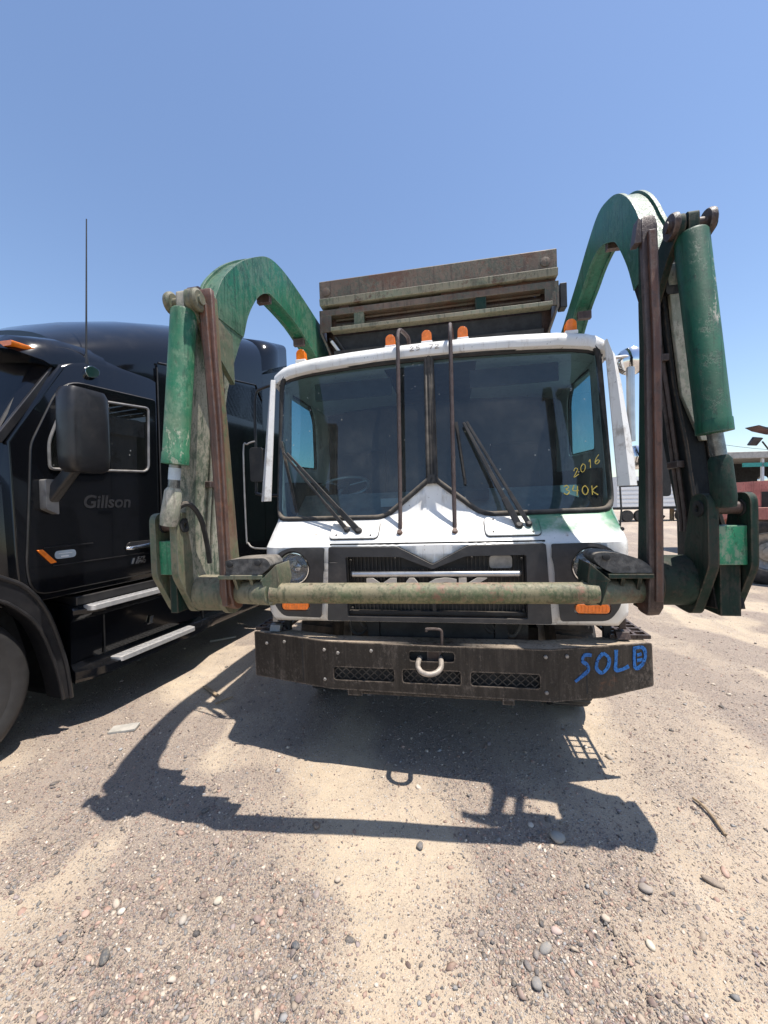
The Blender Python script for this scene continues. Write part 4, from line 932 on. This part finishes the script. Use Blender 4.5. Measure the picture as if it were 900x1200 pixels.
g = G(); g.prism([(1.0, 2.755), (1.03, 2.755), (1.03, 2.86), (1.018, 2.87)], 'y', -.43, -.38); g.build('fork_lug', 'fork_dark', fr, bevel=.003)

def cyl(top, bot, r, rodend, clev, rc, mb, mc, sg):
    top, bot, rodend, clev = map(Vector, (top, bot, rodend, clev)); ax = (bot - top).normalized(); L = (bot - top).length
    g = G(); g.lathe([(r * .9, -.012), (r, 0), (r, L - .06), (r * 1.05, L - .055), (r * 1.05, L), (r * .55, L + .004)], top, ax, 28); c = g.build('lift_cylinder', mb, TR)
    g = G(); g.tube([bot, rodend + ax * .02], r * .46, 16); pr = g.build('piston_rod', 'rod', c)
    if sg < 0: g = G(); g.tube([lerp(bot, rodend, .15), lerp(bot, rodend, .62)], r * .475, 16); g.build('rod_label', 'sticker', pr)
    g = G(); d = (clev - rodend); L2 = d.length; g.lathe([(rc * .7, -.01), (rc, .01), (rc * 1.08, L2 * .8), (rc * .95, L2)], rodend, d, 20); g.build('rod_end', mc, c)
    e = top - ax * .055
    g = G(); g.prism(rnd([(-.035, -.06), (.035, -.06), (.035, .045), (-.035, .045)], .02, 4), 'x', -.022, .022); g.v = [tuple(Vector(v) + e) for v in g.v]
    g.build('cylinder_eye', mc, c, bevel=.004)
    g = G(); g.tube([e + Vector((-.10, 0, 0)), e + Vector((.10, 0, 0))], .024, 14)
    for k in (-.085, .06): g.lathe([(.052, 0), (.056, .01), (.056, .022), (.045, .03)], e + Vector((k, 0, 0)), (1, 0, 0), 20)
    g.build('pivot_pin', 'fork_dark' if sg > 0 else 'arm_grime', c); return c
cyl((-1.172, -.63, 2.605), (-1.262, -.63, 1.845), .062, (-1.277, -.63, 1.715), (-1.318, -.63, 1.53), .042, 'arm_pale', 'leg_beige', -1)
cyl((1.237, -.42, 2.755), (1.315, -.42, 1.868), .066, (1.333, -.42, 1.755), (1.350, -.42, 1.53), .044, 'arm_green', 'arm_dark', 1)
# lugs that carry the cylinder heads
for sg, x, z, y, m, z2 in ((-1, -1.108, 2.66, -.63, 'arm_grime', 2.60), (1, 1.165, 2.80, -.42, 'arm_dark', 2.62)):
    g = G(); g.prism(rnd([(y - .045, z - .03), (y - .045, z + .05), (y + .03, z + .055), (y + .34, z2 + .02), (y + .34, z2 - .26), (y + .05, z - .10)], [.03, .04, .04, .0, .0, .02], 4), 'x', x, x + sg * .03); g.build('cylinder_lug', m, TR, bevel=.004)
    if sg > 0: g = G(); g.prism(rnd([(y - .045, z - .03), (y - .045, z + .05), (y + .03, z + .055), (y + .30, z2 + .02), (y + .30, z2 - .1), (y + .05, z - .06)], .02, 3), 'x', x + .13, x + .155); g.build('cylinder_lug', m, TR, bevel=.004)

# brackets at the foot of each arm
def bracket(sg, xs, y0, zs, mats):
    mp, mbx = mats
    for i, (x0, x1) in enumerate(xs):
        pl = rnd([(y0, 1.595), (y0 + .12, 1.595), (y0 + .17, 1.40), (y0 + .20, 1.25), (y0 + .36, 1.10), (y0 + .36, 1.02), (y0 + .20, zs), (y0 + .13, zs), (y0, 1.26)], [.055, .055, .03, .03, .05, .05, .04, .04, .03], 5)
        g = G(); g.prism(pl, 'x', x0, x1); b = g.build('bracket_plate', mp, TR, bevel=.006)
        g = G(); g.lathe([(.038, 0), (.038, .008), (.016, .009), (.014, .0)], ((x1 if sg < 0 else x0), y0 + .062, 1.525), (1 if sg < 0 else -1, 0, 0), 18); g.build('pin_boss', 'void', b)
    xa = min(max(x) for x in xs); xb = max(min(x) for x in xs)
    g = G(); g.box(xa, xb, y0 + .02, y0 + .10, 1.265, 1.445); bx = g.build('web_box', mbx, TR, bevel=.004)
    g = G(); g.box(xa + .03, xb - .012, y0 + .05, y0 + .17, zs + .018, 1.262); g.build('lower_web', 'arm_dark', bx)
    g = G(); g.tube([(xa - .02, y0 + .062, 1.525), (xb + .02, y0 + .062, 1.525)], .03, 14); g.build('pin', 'fork_dark', bx)
bracket(-1, ((-1.445, -1.410), (-1.325, -1.285)), -.615, 1.035, ('arm_grime', 'web_green'))
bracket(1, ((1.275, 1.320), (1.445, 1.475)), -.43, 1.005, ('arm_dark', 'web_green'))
# torque tubes, crossbar, pad shelves
g = G(); g.lathe([(.085, 0), (.10, .02), (.098, .20), (.085, .22)], (-1.30, -.43, 1.135), (1, -.02, 0), 28); g.lathe([(.115, 0), (.115, .03)], (-1.105, -.44, 1.14), (1, 0, 0), 28); tb = g.build('torque_tube', 'arm_grime', TR)
g = G(); g.tube([(-1.08, -.47, 1.150), (-.78, -.57, 1.165)], .062, 20); g.build('tube_sleeve', 'arm_grime', tb)
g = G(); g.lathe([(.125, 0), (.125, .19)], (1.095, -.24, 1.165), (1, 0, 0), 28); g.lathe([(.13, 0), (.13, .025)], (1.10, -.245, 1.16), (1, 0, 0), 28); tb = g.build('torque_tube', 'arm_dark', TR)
g = G(); g.tube([(1.06, -.33, 1.135), (.76, -.40, 1.135)], .062, 20); g.build('tube_sleeve', 'arm_grime', tb)
g = G(); g.tube([(-.785, -.575, 1.166), (0, -.50, 1.152), (.80, -.425, 1.138)], .0515, 24); g.build('crossbar', 'bar', TR)
def shelf(sg, x0, x1, y, z, m):
    a, b = min(x0, x1), max(x0, x1); inn = b if sg < 0 else a
    g = G(); g.box(a, b, y, y + .19, z - .022, z); sh = g.build('pad_shelf', m, TR, bevel=.003)
    for t in (.35, .72): x = lerp(a, b, t); g = G(); g.prism([(y + .01, z - .02), (y + .17, z - .02), (y + .13, z - .11), (y + .05, z - .11)], 'x', x - .008, x + .008); g.build('gusset', m, sh)
    d = -sg * .085
    g = G(); pl = [(inn - d * .1, z - .03), (inn + d, z + .055), (inn + d * 1.15, z - .03), (inn + d * .75, z - .135), (inn + d * .45, z - .15), (inn, z - .03)]
    g.prism(pl, 'y', y - .01, y + .15); g.build('end_plate', m, sh, bevel=.004); return sh
s1 = shelf(-1, -1.07, -.825, -.60, 1.262, 'arm_grime')
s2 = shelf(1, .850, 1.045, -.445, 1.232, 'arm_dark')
def pad(sh, x0, x1, y, z, prof, holes):
    g = G(); g.prism(smooth(prof, 4) + [prof[-1]], 'y', y, y + .15); p = g.build('rubber_pad', 'pad', sh, bevel=.012, seg=3)
    g = G()
    for hx, hz in holes: g.lathe([(.016, 0), (.016, .01), (.010, .012)], (hx, y - .001, hz), (0, -1, 0), 16)
    g.build('bolt_hole', 'void', p)
pad(s1, -1.05, -.79, -.592, 1.262, [(-1.048, 1.264), (-1.052, 1.305), (-1.03, 1.334), (-.96, 1.345), (-.85, 1.348), (-.805, 1.345), (-.782, 1.318), (-.785, 1.30), (-.83, 1.264)], [(-1.00, 1.318), (-.845, 1.325)])
pad(s2, .74, 1.03, -.436, 1.234, [(.870, 1.236), (.818, 1.268), (.790, 1.305), (.800, 1.330), (.86, 1.334), (.94, 1.318), (1.0, 1.293), (1.035, 1.262), (1.04, 1.236)], [(.842, 1.312)])
g = G(); g.tube(smooth([(1.30, -.02, 1.48), (1.23, -.0, 1.35), (1.24, -.02, 1.24), (1.28, -.05, 1.19)], 4), .006, 6); g.build('hose', 'fork_rust', TR)

# ================================================================ the black sleeper tractor
BT = thing('semi_truck', 'black sleeper cab semi truck parked beside the garbage truck', 'semi truck', (-2.593, 2.626, 0), (0, 0, R(-17.3))); BT.scale = (1.094,) * 3
# x=0 is the near side, x=-2.4 the far side, y runs to the rear
BW = 2.4
def half_ring(y, zb, zs, zc, ex, n=9, xin=0.0, yz=None):
    """cross section: up the near side, over the roof, down the far side"""
    w = BW / 2 - xin; P = [(-xin, y, zb)]
    for k in range(n + 1):
        t = k / n * pi / 2; c, s_ = cos(t) ** (2 / ex), sin(t) ** (2 / ex)
        P.append((-BW / 2 + w * c, y, zs + (zc - zs) * s_))
    Q = [(-BW - p[0], p[1], p[2]) for p in reversed(P[:-1])]
    return P + Q
# lower cab with raked front
def cabring(x, inset_=0.0, rise=0.0):
    return [(x, y, z) for y, z in ((.06 + inset_, .98), (1.14, .98), (1.14, 2.72 + rise), (.62 + inset_, 2.70 + rise), (.36 + inset_ * 2, 2.60 + rise * .8), (.03 + inset_, 2.03))]
g = G(); g.loft([cabring(0), cabring(-.05, -.01, .07), cabring(-.14, -.03, .15), cabring(-.40, -.09, .22), cabring(-1.2, -.16, .26), cabring(-2.0, -.09, .22), cabring(-2.26, -.03, .15), cabring(-2.35, -.01, .07), cabring(-2.4)])
bc = g.build('cab', 'gloss', BT, ang=40, bevel=.012)
# roof visor lobe over the windscreen
g = G(); rings = []
for x, k in ((-.02, 0), (-.08, .6), (-.2, .85), (-.5, 1), (-1.2, 1.05), (-1.9, 1), (-2.2, .85), (-2.32, .6), (-2.38, 0)):
    rings.append([(x, y, z) for y, z in ((.60, 2.66), (.34 - .20 * k, 2.59 + .02 * k), (.26 - .24 * k, 2.62 + .05 * k), (.30 - .18 * k, 2.67 + .12 * k), (.45 - .05 * k, 2.72 + .16 * k), (.70, 2.74 + .16 * k))])
g.loft(rings); vis = g.build('roof_visor', 'gloss', bc, ang=60)
g = G(); g.prism(rnd([(-.20, 2.672), (-.06, 2.668), (-.05, 2.70), (-.20, 2.71)], .012, 3), 'y', .10, .30); g.build('marker_lamp', 'orange', vis, bevel=.008)
for x in (-.62, -.9, -1.2, -1.65, -2.1):
    g = G(); g.lathe([(.001, -.03), (.03, -.015), (.034, 0), (.03, .012)], (0, 0, 0), (0, 0, 1), 16); g.v = [(v[0] * 2.4 + x, v[1] + .035 - .09 * (1 - ((x + 1.2) / 1.2) ** 2), v[2] + 2.725) for v in g.v]; g.build('marker_lamp', 'orange', vis)
# windscreen in the raked face
def bws(u, v):
    t = (v - 2.03) / (2.60 - 2.03); d = -.16 * (1 - ((u + 1.2) / 1.2) ** 2) - .012; return (u, lerp(.03, .36, t) + d * (1 + t * .4), v)
WB = rnd([(-.10, 2.06), (-.17, 2.575), (-2.23, 2.575), (-2.30, 2.06)], .05, 4)
g = G(); g.cdt(WB, [], .12, bws); w = g.build('windscreen', 'dark_glass', BT, ang=80)
g = G(); g.tube([bws(u, v) for u, v in WB], .014, 6, closed=True); g.build('windscreen_seal', 'black', w)
g = G(); g.cdt([(-.30, 2.50), (-.19, 2.50), (-.19, 2.545), (-.30, 2.545)], [], .1, lambda u, v: (bws(u, v)[0], bws(u, v)[1] - .004, v)); g.build('inspection_sticker', 'sticker_green', w)
g = G(); g.beam((-.03, -.01, 2.03), (-.05, .345, 2.60), .05, .03, (1, 0, 0)); g.build('corner_post', 'semi', bc, bevel=.008)
# hood
g = G(); rings = []
for y, xi, zs, zc in ((-2.05, .55, 1.15, 1.35), (-1.9, .42, 1.30, 1.52), (-1.5, .30, 1.45, 1.72), (-1.0, .20, 1.58, 1.86), (-.5, .14, 1.68, 1.97), (.0, .07, 1.76, 2.04), (.075, .06, 1.78, 2.05)):
    rings.append(half_ring(y, .98, zs, zc, 2.6, 9, xi))
g.loft(rings); hd = g.build('hood', 'gloss', BT, ang=45)
g = G(); g.prism(rnd([(-2.06, .75), (-2.06, 1.32), (-2.10, 1.3), (-2.12, .8)], .02, 2), 'x', -1.75, -.65); g.build('front_grille', 'chrome', hd)
g = G(); g.prism(rnd([(-2.25, .40), (-2.25, .78), (-1.55, .80), (-1.2, .55), (-1.25, .40)], .05, 3), 'x', -2.36, -.04); g.build('front_bumper', 'gloss', BT, bevel=.03)
# fender flare round the front wheel
FO = [(-1.25, .50), (-1.19, .80), (-1.04, 1.06), (-.80, 1.24), (-.45, 1.31), (-.2, 1.265), (-.037, 1.18), (.094, 1.084), (.209, .884), (.304, .523), (.335, .25)]
FI = [(.285, .262), (.248, .50), (.165, .79), (.04, .965), (-.10, 1.06), (-.45, 1.13), (-.75, 1.08), (-.95, .92), (-1.07, .74), (-1.11, .50)]
g = G(); g.prism(smooth(FO, 4) + smooth(FI, 4), 'x', -.16, .012); fe = g.build('fender_flare', 'semi', BT, bevel=.018, seg=3)
for P, r, nm in ((FO[3:], .016, 'outer_lip'), (FI[:6], .012, 'inner_lip')):
    g = G(); g.tube([(.010, y, z) for y, z in smooth(P, 4)], r, 8); g.build(nm, 'semi', fe)
g = G(); g.prism(smooth([(y, z - .012) for y, z in FO], 4) + smooth([(y - .02, z + .012) for y, z in reversed(FO)], 4)[::-1][::-1], 'x', -.55, -.15); g.build('fender', 'gloss', fe)
g = G(); g.prism([(-.45, 1.30), (-.2, 1.25), (-.03, 1.17), (.10, 1.06), (.09, .98), (-1.2, .98), (-1.0, 1.1), (-.8, 1.24)], 'x', -.60, -.10); g.build('wheel_well', 'void', fe)
wheel(-.20, -.365, .505, .515, .32, 1, BT, rim='bar_alu', tm='tyre_clean', lugs=False)
g = G(); g.lathe([(.30, .13), (.40, .165), (.44, .172), (.47, .165), (.485, .15)], (-.20, -.365, .505), (1, 0, 0), 48, cap=False); g.build('sidewall', 'tyre_clean', BT)
wheel(-2.2, -.45, .505, .515, .32, -1, BT, rim='bar_alu')
for y in (5.6, 6.9):
    for x in (-.30, -2.1): wheel(x, y, .505, .515, .56, 1 if x > -1 else -1, BT, rim='bar_alu')
# door
DO = rnd([(.135, 1.03), (.10, 1.20), (.122, 1.55), (.15, 2.03), (.315, 2.42), (.42, 2.52), (1.115, 2.555), (1.10, 1.03)], [.10, .08, .05, .05, .08, .08, .03, .03], 4)
WI = rnd([(.25, 1.875), (.25, 2.06), (.375, 2.405), (1.035, 2.468), (1.02, 1.94), (.98, 1.91)], [.03, .05, .05, .03, .05, .02], 4)
g = G(); g.cdt(DO, [WI], .25, lambda u, v: (.012, u, v)); do = g.build('door', 'gloss', BT, thick=.012, bevel=.005)
g = G(); g.tube([(.002, u, v) for u, v in DO], .007, 6, closed=True); g.build('door_gap', 'black', do)
g = G(); g.cdt(WI, [], .4, lambda u, v: (.006, u, v)); g.build('door_glass', 'dark_glass', do)
g = G(); g.tube([(.014, u, v) for u, v in WI], .010, 8, closed=True); g.build('window_trim', 'steel', do)
g = G(); g.box(.002, .0035, .25, 1.02, 1.88, 2.45) if False else g.prism([(.26, 1.89), (.26, 2.05), (.38, 2.39), (1.02, 2.45), (1.0, 1.93)], 'x', .0015, .003); g.build('dark_cabin', 'void', do)
g = G(); g.tube([(.01, .385, 1.89), (.01, .42, 2.40)], .010, 6); g.build('vent_bar', 'black', do)
g = G(); g.prism(rnd([(.775, 1.245), (1.06, 1.255), (1.07, 1.315), (.80, 1.315)], .028, 4), 'x', .010, .022); hb = g.build('door_handle', 'semi', do, bevel=.004)
g = G(); g.tube(smooth([(.02, .79, 1.265), (.045, .82, 1.268), (.048, .92, 1.275), (.045, 1.02, 1.285), (.02, 1.05, 1.295)], 4), .013, 10); g.box(.012, .026, .80, 1.05, 1.256, 1.262); g.build('grip', 'chrome', hb)
pl = lambda u0, v0: (lambda u, v, w: (.0135 + w, u0 + u, v0 + v))
text('Gillson', 'faded_lettering', 'text_grey', do, .135, pl(.455, 1.605), depth=.002, shear=.15, bold=.003)
g = G(); g.prism(rnd([(.262, 1.252), (.40, 1.252), (.40, 1.308), (.262, 1.308)], .028, 6), 'x', .012, .0145); st = g.build('oval_sticker', 'sticker', do)
g = G(); g.box(.0146, .0155, .30, .35, 1.262, 1.272); g.box(.0146, .0155, .285, .375, 1.285, 1.289); g.build('sticker_print', 'white_print', st)
g = G(); g.prism([(.152, 1.328), (.185, 1.330), (.268, 1.232), (.235, 1.226)], 'x', .012, .026); g.build('side_marker', 'orange', do, bevel=.004)
g = G(); g.box(.012, .020, .20, .52, 1.335, 1.342); g.box(.012, .018, .25, .95, 1.205, 1.212); g.build('body_crease', 'semi', do)
em = G(); em.prism([(.825, 1.132), (.845, 1.132), (.862, 1.178), (.842, 1.178)], 'x', .012, .017); em = em.build('emblem', 'chrome', do)
text('579', 'emblem_lettering', 'chrome', em, .034, pl(.875, 1.160), depth=.003, shear=.3, bold=.001, sx=1.5)
text('EPIQ', 'emblem_lettering', 'chrome', em, .034, pl(.862, 1.130), depth=.003, shear=.3, bold=.001, sx=1.4)
# mirror on its arm
g = G(); L = []
for z, k in ((1.84, .75), (1.87, .95), (1.95, 1.0), (2.2, 1.0), (2.35, .97), (2.385, .85)):
    yc, xc = .285, .30; a, b = .140 * k, .085 * k
    L.append([(xc + b * math.copysign(abs(cos(t)) ** .5, cos(t)), yc + a * math.copysign(abs(sin(t)) ** .45, sin(t)), z) for t in np.linspace(0, 2 * pi, 25)[:-1]])
g.loft(L); mi = g.build('mirror', 'semi', BT, ang=50)
g = G(); g.box(.27, .34, .424, .430, 1.90, 2.33); g.build('mirror_glass', 'chrome', mi)
g = G(); g.beam((.02, .235, 1.66), (.25, .27, 1.90), .10, .075, (0, 1, 0), .085, .06); g.build('mirror_arm', 'semi', mi, bevel=.02)
g = G(); g.prism(rnd([(.185, 1.60), (.185, 1.80), (.262, 1.80), (.262, 1.56)], .012, 3), 'x', .01, .075); g.build('mirror_foot', 'steel', mi, bevel=.012)
# antenna and horn on the roof edge
g = G(); L = [(.004, 3.80), (.005, 3.4), (.006, 3.0), (.007, 2.70)]
g.tube([(-.03, .55 + (z - 2.70) * .035, z) for r, z in L], [r for r, z in L], 8); an = g.build('antenna', 'black', BT)
g = G(); g.lathe([(.018, 0), (.022, .03), (.012, .09)], (-.03, .55, 2.66), (0, 0, 1), 12); g.build('antenna_base', 'semi', an)
g = G(); g.prism(rnd([(.52, 2.58), (.60, 2.60), (.62, 2.66), (.55, 2.68), (.50, 2.64)], .03, 4), 'x', -.06, .02); g.build('side_lamp', 'chrome', an, bevel=.012)
# sleeper and roof fairing
g = G(); rings = []
for y, zs, zc, ex, xi in ((.42, 2.70, 3.02, 2.2, .10), (.60, 2.72, 3.14, 2.3, .06), (.84, 2.76, 3.27, 2.4, .03), (1.2, 2.85, 3.43, 2.6, .012), (1.73, 3.0, 3.62, 2.8, .0), (2.3, 3.18, 3.78, 3.2, .0), (2.75, 3.32, 3.87, 3.6, .0)):
    rings.append(half_ring(y, 2.66 if y < 1.15 else 2.64, zs, zc, ex, 10, xi))
g.loft(rings); fa = g.build('roof_fairing', 'gloss', BT, ang=50)
g = G(); g.prism(rnd([(1.155, .98), (1.155, 2.90), (2.74, 3.10), (2.74, .98)], .02, 3), 'x', -2.40, .0); sl = g.build('sleeper', 'gloss', BT, bevel=.015)
g = G(); g.tube([(.004, 1.16, 2.905), (.004, 1.6, 2.98), (.004, 2.2, 3.06), (.004, 2.60, 3.12), (.004, 2.73, 2.95)], .010, 6); g.build('body_line', 'semi', sl)
g = G(); g.tube([(.003, 1.148, 1.0), (.003, 1.148, 2.86)], .007, 6); g.build('panel_gap', 'black', sl)
for xa in (-.03, -2.40): g = G(); g.prism([(2.745, 1.0), (2.745, 3.34), (3.36, 3.62), (3.36, 1.0)], 'x', xa, xa + .03); g.build('side_extender', 'gloss', sl)
g = G(); g.loft([half_ring(2.755, 3.30, 3.32, 3.875, 3.6, 10), half_ring(3.05, 3.42, 3.50, 3.925, 5.0, 10), half_ring(3.36, 3.56, 3.66, 3.965, 7.0, 10)], cap=False); g.build('rear_fairing', 'gloss', fa, ang=50, thick=.02)
# side skirt, steps
def skirt_sec(y, k): return [(x, y, z) for x, z in ((-.40, .36), (.085 * k, .34), (.125 * k, .365), (.125 * k, .42), (.085 * k, .425), (.0, .435), (-.02, .47), (-.005, .78), (.03, .82), (.105 * k, .835), (.105 * k, .865), (.06 * k, .880), (-.40, .95))]
g = G(); g.loft([skirt_sec(y, k) for y, k in ((.36, .2), (.45, .7), (.55, 1), (1.45, 1), (1.6, .7), (1.75, .3), (2.6, .2))]); sk = g.build('side_skirt', 'gloss', BT, ang=30)
g = G(); g.tube([(-.008, .60, .47), (-.006, .60, .77)], .006, 6); g.tube([(-.004, 1.62, .45), (-.003, 1.62, .86)], .006, 6); g.build('skirt_gap', 'black', sk)
g = G(); g.prism([(2.62, .36), (2.62, 1.0), (5.0, 1.0), (5.0, .45)], 'x', -.12, -.02); g.build('tank_fairing', 'gloss', BT, bevel=.01)
def tread(y0, y1, z, x0, x1):
    g = G(); g.prism(rnd([(y0, x0), (y1, x0), (y1 - .02, x1), (y0 + .02, x1)], .03, 4), 'z', z - .035, z); g.v = [(v[1], v[0], v[2]) for v in g.v]
    t = g.build('step_tread', 'tread_alu', sk, bevel=.006)
    g = G(); n = int((y1 - y0 - .08) / .035)
    for k in range(n): y = y0 + .05 + k * .035; g.beam((x0 + .02, y, z + .002), (x1 - .02, y + .012, z + .002), .012, .008)
    g.build('tread_ridge', 'tread_alu', t)
tread(.42, 1.10, .889, .02, .112); tread(.60, 1.40, .442, .03, .133)
g = G(); g.prism([(.985, .585), (1.015, .585), (1.03, .645), (1.0, .645)], 'x', .0, .008); g.prism([(.965, .58), (1.025, .58), (1.025, .59), (.965, .59)], 'x', .0, .008); g.build('skirt_badge', 'chrome', sk)
g = G(); g.prism([(.40, .955), (.40, .885), (2.6, .885), (2.6, .955)], 'x', -.30, .0); g.build('step_ledge', 'semi', sk, bevel=.01)
g = G(); g.box(-2.35, -.35, -1.6, 5.0, .55, .95); g.box(-2.4, -2.3, .3, 2.7, .35, 1.0); g.box(-1.7, -.7, 3.3, 7.8, .75, 1.0); g.build('chassis', 'void', BT)

# ================================================================ yard behind, to the right
RT = thing('tractor', 'faded red tractor with big tyres standing behind the right lift arm', 'tractor', (9.05, 9.27, 0), (0, 0, R(221)))
# local +x faces the camera, +y runs to the right, z up
for y in (.35, 3.1):
    for x in (2.1, -.25): wheel(x, y, .66, .67, .42, 1 if x > 1 else -1, RT, rim='steel')
g = G(); g.prism(rnd([(-.55, 1.25), (-.55, 2.05), (1.9, 2.12), (1.9, 1.1), (.9, 1.0), (-.2, 1.1)], .05, 3), 'x', .0, 1.95); hdr = g.build('hood', 'red_faded', RT, bevel=.03)
for y in (-.2, .2, .6): g = G(); g.box(1.945, 1.96, y, y + .25, 1.45, 1.85); g.build('side_grille', 'black', hdr)
g = G(); g.prism(rnd([(-.60, 1.30), (-.60, 1.50), (.9, 1.56), (1.2, 1.40), (1.2, 1.30)], .06, 3), 'x', 1.80, 2.34); g.build('fender', 'red_faded', RT, bevel=.02)
g = G(); g.lathe([(.12, 0), (.12, .24), (.08, .27)], (1.3, .45, 2.05), (0, 0, 1), 16); g.build('air_intake', 'red_faded', RT)
for x, y in ((.1, 1.9), (1.85, 1.9), (.1, 3.4), (1.85, 3.4)): g = G(); g.beam((x, y, 1.1), (x, y, 2.95), .07, .07); g.build('cab_post', 'black', RT)
g = G(); g.prism(rnd([(1.8, 2.93), (1.8, 3.08), (3.6, 3.10), (3.6, 2.95)], .05, 3), 'x', -.05, 1.97); g.build('cab_roof', 'red_faded', RT, bevel=.03)
g = G(); g.box(.05, 1.8, 1.92, 3.4, 1.05, 1.6); g.build('seat_box', 'void', RT)
RM = Matrix.Translation((9.05, 9.27, 0)) @ Matrix.Rotation(R(221), 4, 'Z'); RI = RM.inverted()
def rl(*p): return tuple(RI @ Vector(p))
g = G(); g.tube([rl(8.05, 7.9, 2.05), rl(8.0, 7.9, 2.60), rl(7.78, 7.9, 2.88)], .016, 6); ma = g.build('mirror_arm', 'black', RT)
g = G(); g.add([rl(7.50, 7.9, 2.80), rl(7.72, 7.95, 2.80), rl(7.86, 7.95, 2.96), rl(7.62, 7.9, 2.97), rl(7.50, 7.95, 2.82), rl(7.72, 8.0, 2.82), rl(7.86, 8.0, 2.98), rl(7.62, 7.95, 2.99)], [(0, 1, 2, 3), (7, 6, 5, 4), (0, 4, 5, 1), (1, 5, 6, 2), (2, 6, 7, 3), (3, 7, 4, 0)]); g.build('mirror_head', 'semi', ma, bevel=.01)
g = G(); P = [(7.66, 8.0, 3.20, .01), (7.80, 8.0, 3.13, .04), (8.1, 8.0, 3.06, .06), (8.6, 8.0, 3.02, .06)]
g.loft([[rl(x, y - .15, z), rl(x, y + .15, z), rl(x, y + .15, z + w), rl(x, y - .15, z + w)] for x, y, z, w in P]); g.build('sun_visor', 'semi', RT)

UT = thing('service_truck', 'dark open sided service truck with a pale flat roof behind the red tractor', 'truck', (10.0, 11.2, 0), (0, 0, R(-6)))
g = G(); g.box(-.05, 6.0, -.05, 2.3, 2.86, 3.06); g.build('roof', 'grey_far', UT, bevel=.02)
g = G(); g.box(0, 6.0, 1.9, 2.2, .9, 2.86); g.build('back_panel', 'void', UT)
g = G(); g.box(0, 6.0, .0, 2.2, .75, 1.0); g.build('bed', 'black', UT)
g = G(); g.box(.45, 5.9, .02, .06, 2.62, 2.74); g.build('teal_stripe', 'teal', UT)
for x in (.02, .95, 2.6, 4.3, 5.9): g = G(); g.box(x, x + .06, .02, .08, 1.0, 2.86); g.build('post', 'white_far' if x < 1.2 and x > .5 else 'black', UT)
g = G(); g.lathe([(.001, -.05), (.12, -.04), (.14, 0), (.14, .01)], (1.35, .5, 2.25), (0, 1, 0), 16); g.build('spot_lamp', 'chrome', UT)
for x in (1.0, 4.6): wheel(x, .15, .48, .49, .3, 1, UT) if False else None
for x in (1.0, 4.6):
    g = G(); g.lathe([(.24, -.14), (.45, -.14), (.48, -.10), (.48, .10), (.45, .14), (.24, .14)], (x, .16, .48), (0, -1, 0), 28); w = g.build('wheel', 'tyre', UT)
    g = G(); g.lathe([(.25, .10), (.22, .12), (.20, .06), (.09, .05), (.001, .12)], (x, .16, .48), (0, -1, 0), 20, cap=False); g.build('rim', 'bar_alu', w)

def trailer(name, label, cat, loc, rz, L, Hh, base, mat, slats, cabp=False):
    t = thing(name, label, cat, loc, (0, 0, R(rz)))
    g = G(); g.box(0, L, 0, 2.4, base, base + .18); g.build('bed', 'black', t)
    g = G(); g.box(.02, L - .02, .03, 2.37, base + .18, base + Hh); b = g.build('box_body', mat, t)
    if slats:
        for k in range(slats):
            z = base + .22 + k * (Hh - .26) / slats; g = G(); g.box(0, L, -.02, .03, z, z + (Hh - .26) / slats * .62); g.build('slat', mat, b)
    for x in (.9, 1.9, L - 1.2):
        wheel(x, .18, .45, .45, .3, 1, t) if False else None
        g = G(); g.lathe([(.24, -.14), (.42, -.14), (.45, -.10), (.45, .10), (.42, .14), (.24, .14)], (x, .16, .45), (0, -1, 0), 28); w = g.build('wheel', 'tyre', t)
        g = G(); g.lathe([(.25, .10), (.22, .12), (.20, .06), (.09, .05), (.08, .12), (.001, .12)], (x, .16, .45), (0, -1, 0), 20, cap=False); g.build('rim', 'bar_alu', w)
    return t
trailer('slatted_trailer', 'white slat sided trailer on dark wheels far behind the right corner of the white cab', 'trailer', (17.6, 29.0, 0), 3, 6.4, 2.5, .95, 'white_far', 7)
trailer('flatbed_trailer', 'low pale flatbed trailer far away beyond the lower leg of the right arm', 'trailer', (25.5, 31.5, 0), 2, 9.0, .75, .55, 'white_far', 0)
trailer('box_truck', 'grey box trailer on the skyline behind the red tractor', 'trailer', (27.5, 21.0, 0), -4, 11.0, 2.3, .9, 'grey_far', 0)
trailer('semi_trailer', 'white box semi trailer parked on the skyline left of the far power pole', 'trailer', (8.0, 42.0, 0), 3, 13.0, 2.7, 1.1, 'white_far', 0)
trailer('semi_trailer', 'grey box semi trailer parked behind the packer body of the garbage truck', 'trailer', (-8.0, 46.0, 0), -5, 13.0, 2.7, 1.1, 'grey_far', 0)
trailer('semi_trailer', 'long pale trailer parked far off behind the black sleeper truck', 'trailer', (-34.0, 38.0, 0), 8, 13.0, 2.7, 1.1, 'white_far', 0)
for i, (x, y, lab) in enumerate(((22.5, 30.0, 'distant wooden power pole half hidden by the right hydraulic cylinder'), (47.0, 34.0, 'distant wooden power pole standing out beyond the red tractor'))):
    p = thing('power_pole', lab, 'power pole', (x, y, 0))
    g = G(); g.tube([(0, 0, -.5), (0, 0, 7.4)], [.16, .10], 10); g.build('pole', 'wood', p)
    g = G(); g.box(-.9, .9, -.06, .06, 6.55, 6.68); g.build('crossarm', 'wood', p)
g = G(); g.tube([(lerp(22.5, 47, t), lerp(30, 34, t), 6.7 - 1.2 * 4 * t * (1 - t)) for t in np.linspace(0, 1, 17)], .018, 5)
tag(g.build('power_line', 'black'), 'thin overhead wire crossing the sky low on the right', 'wire')
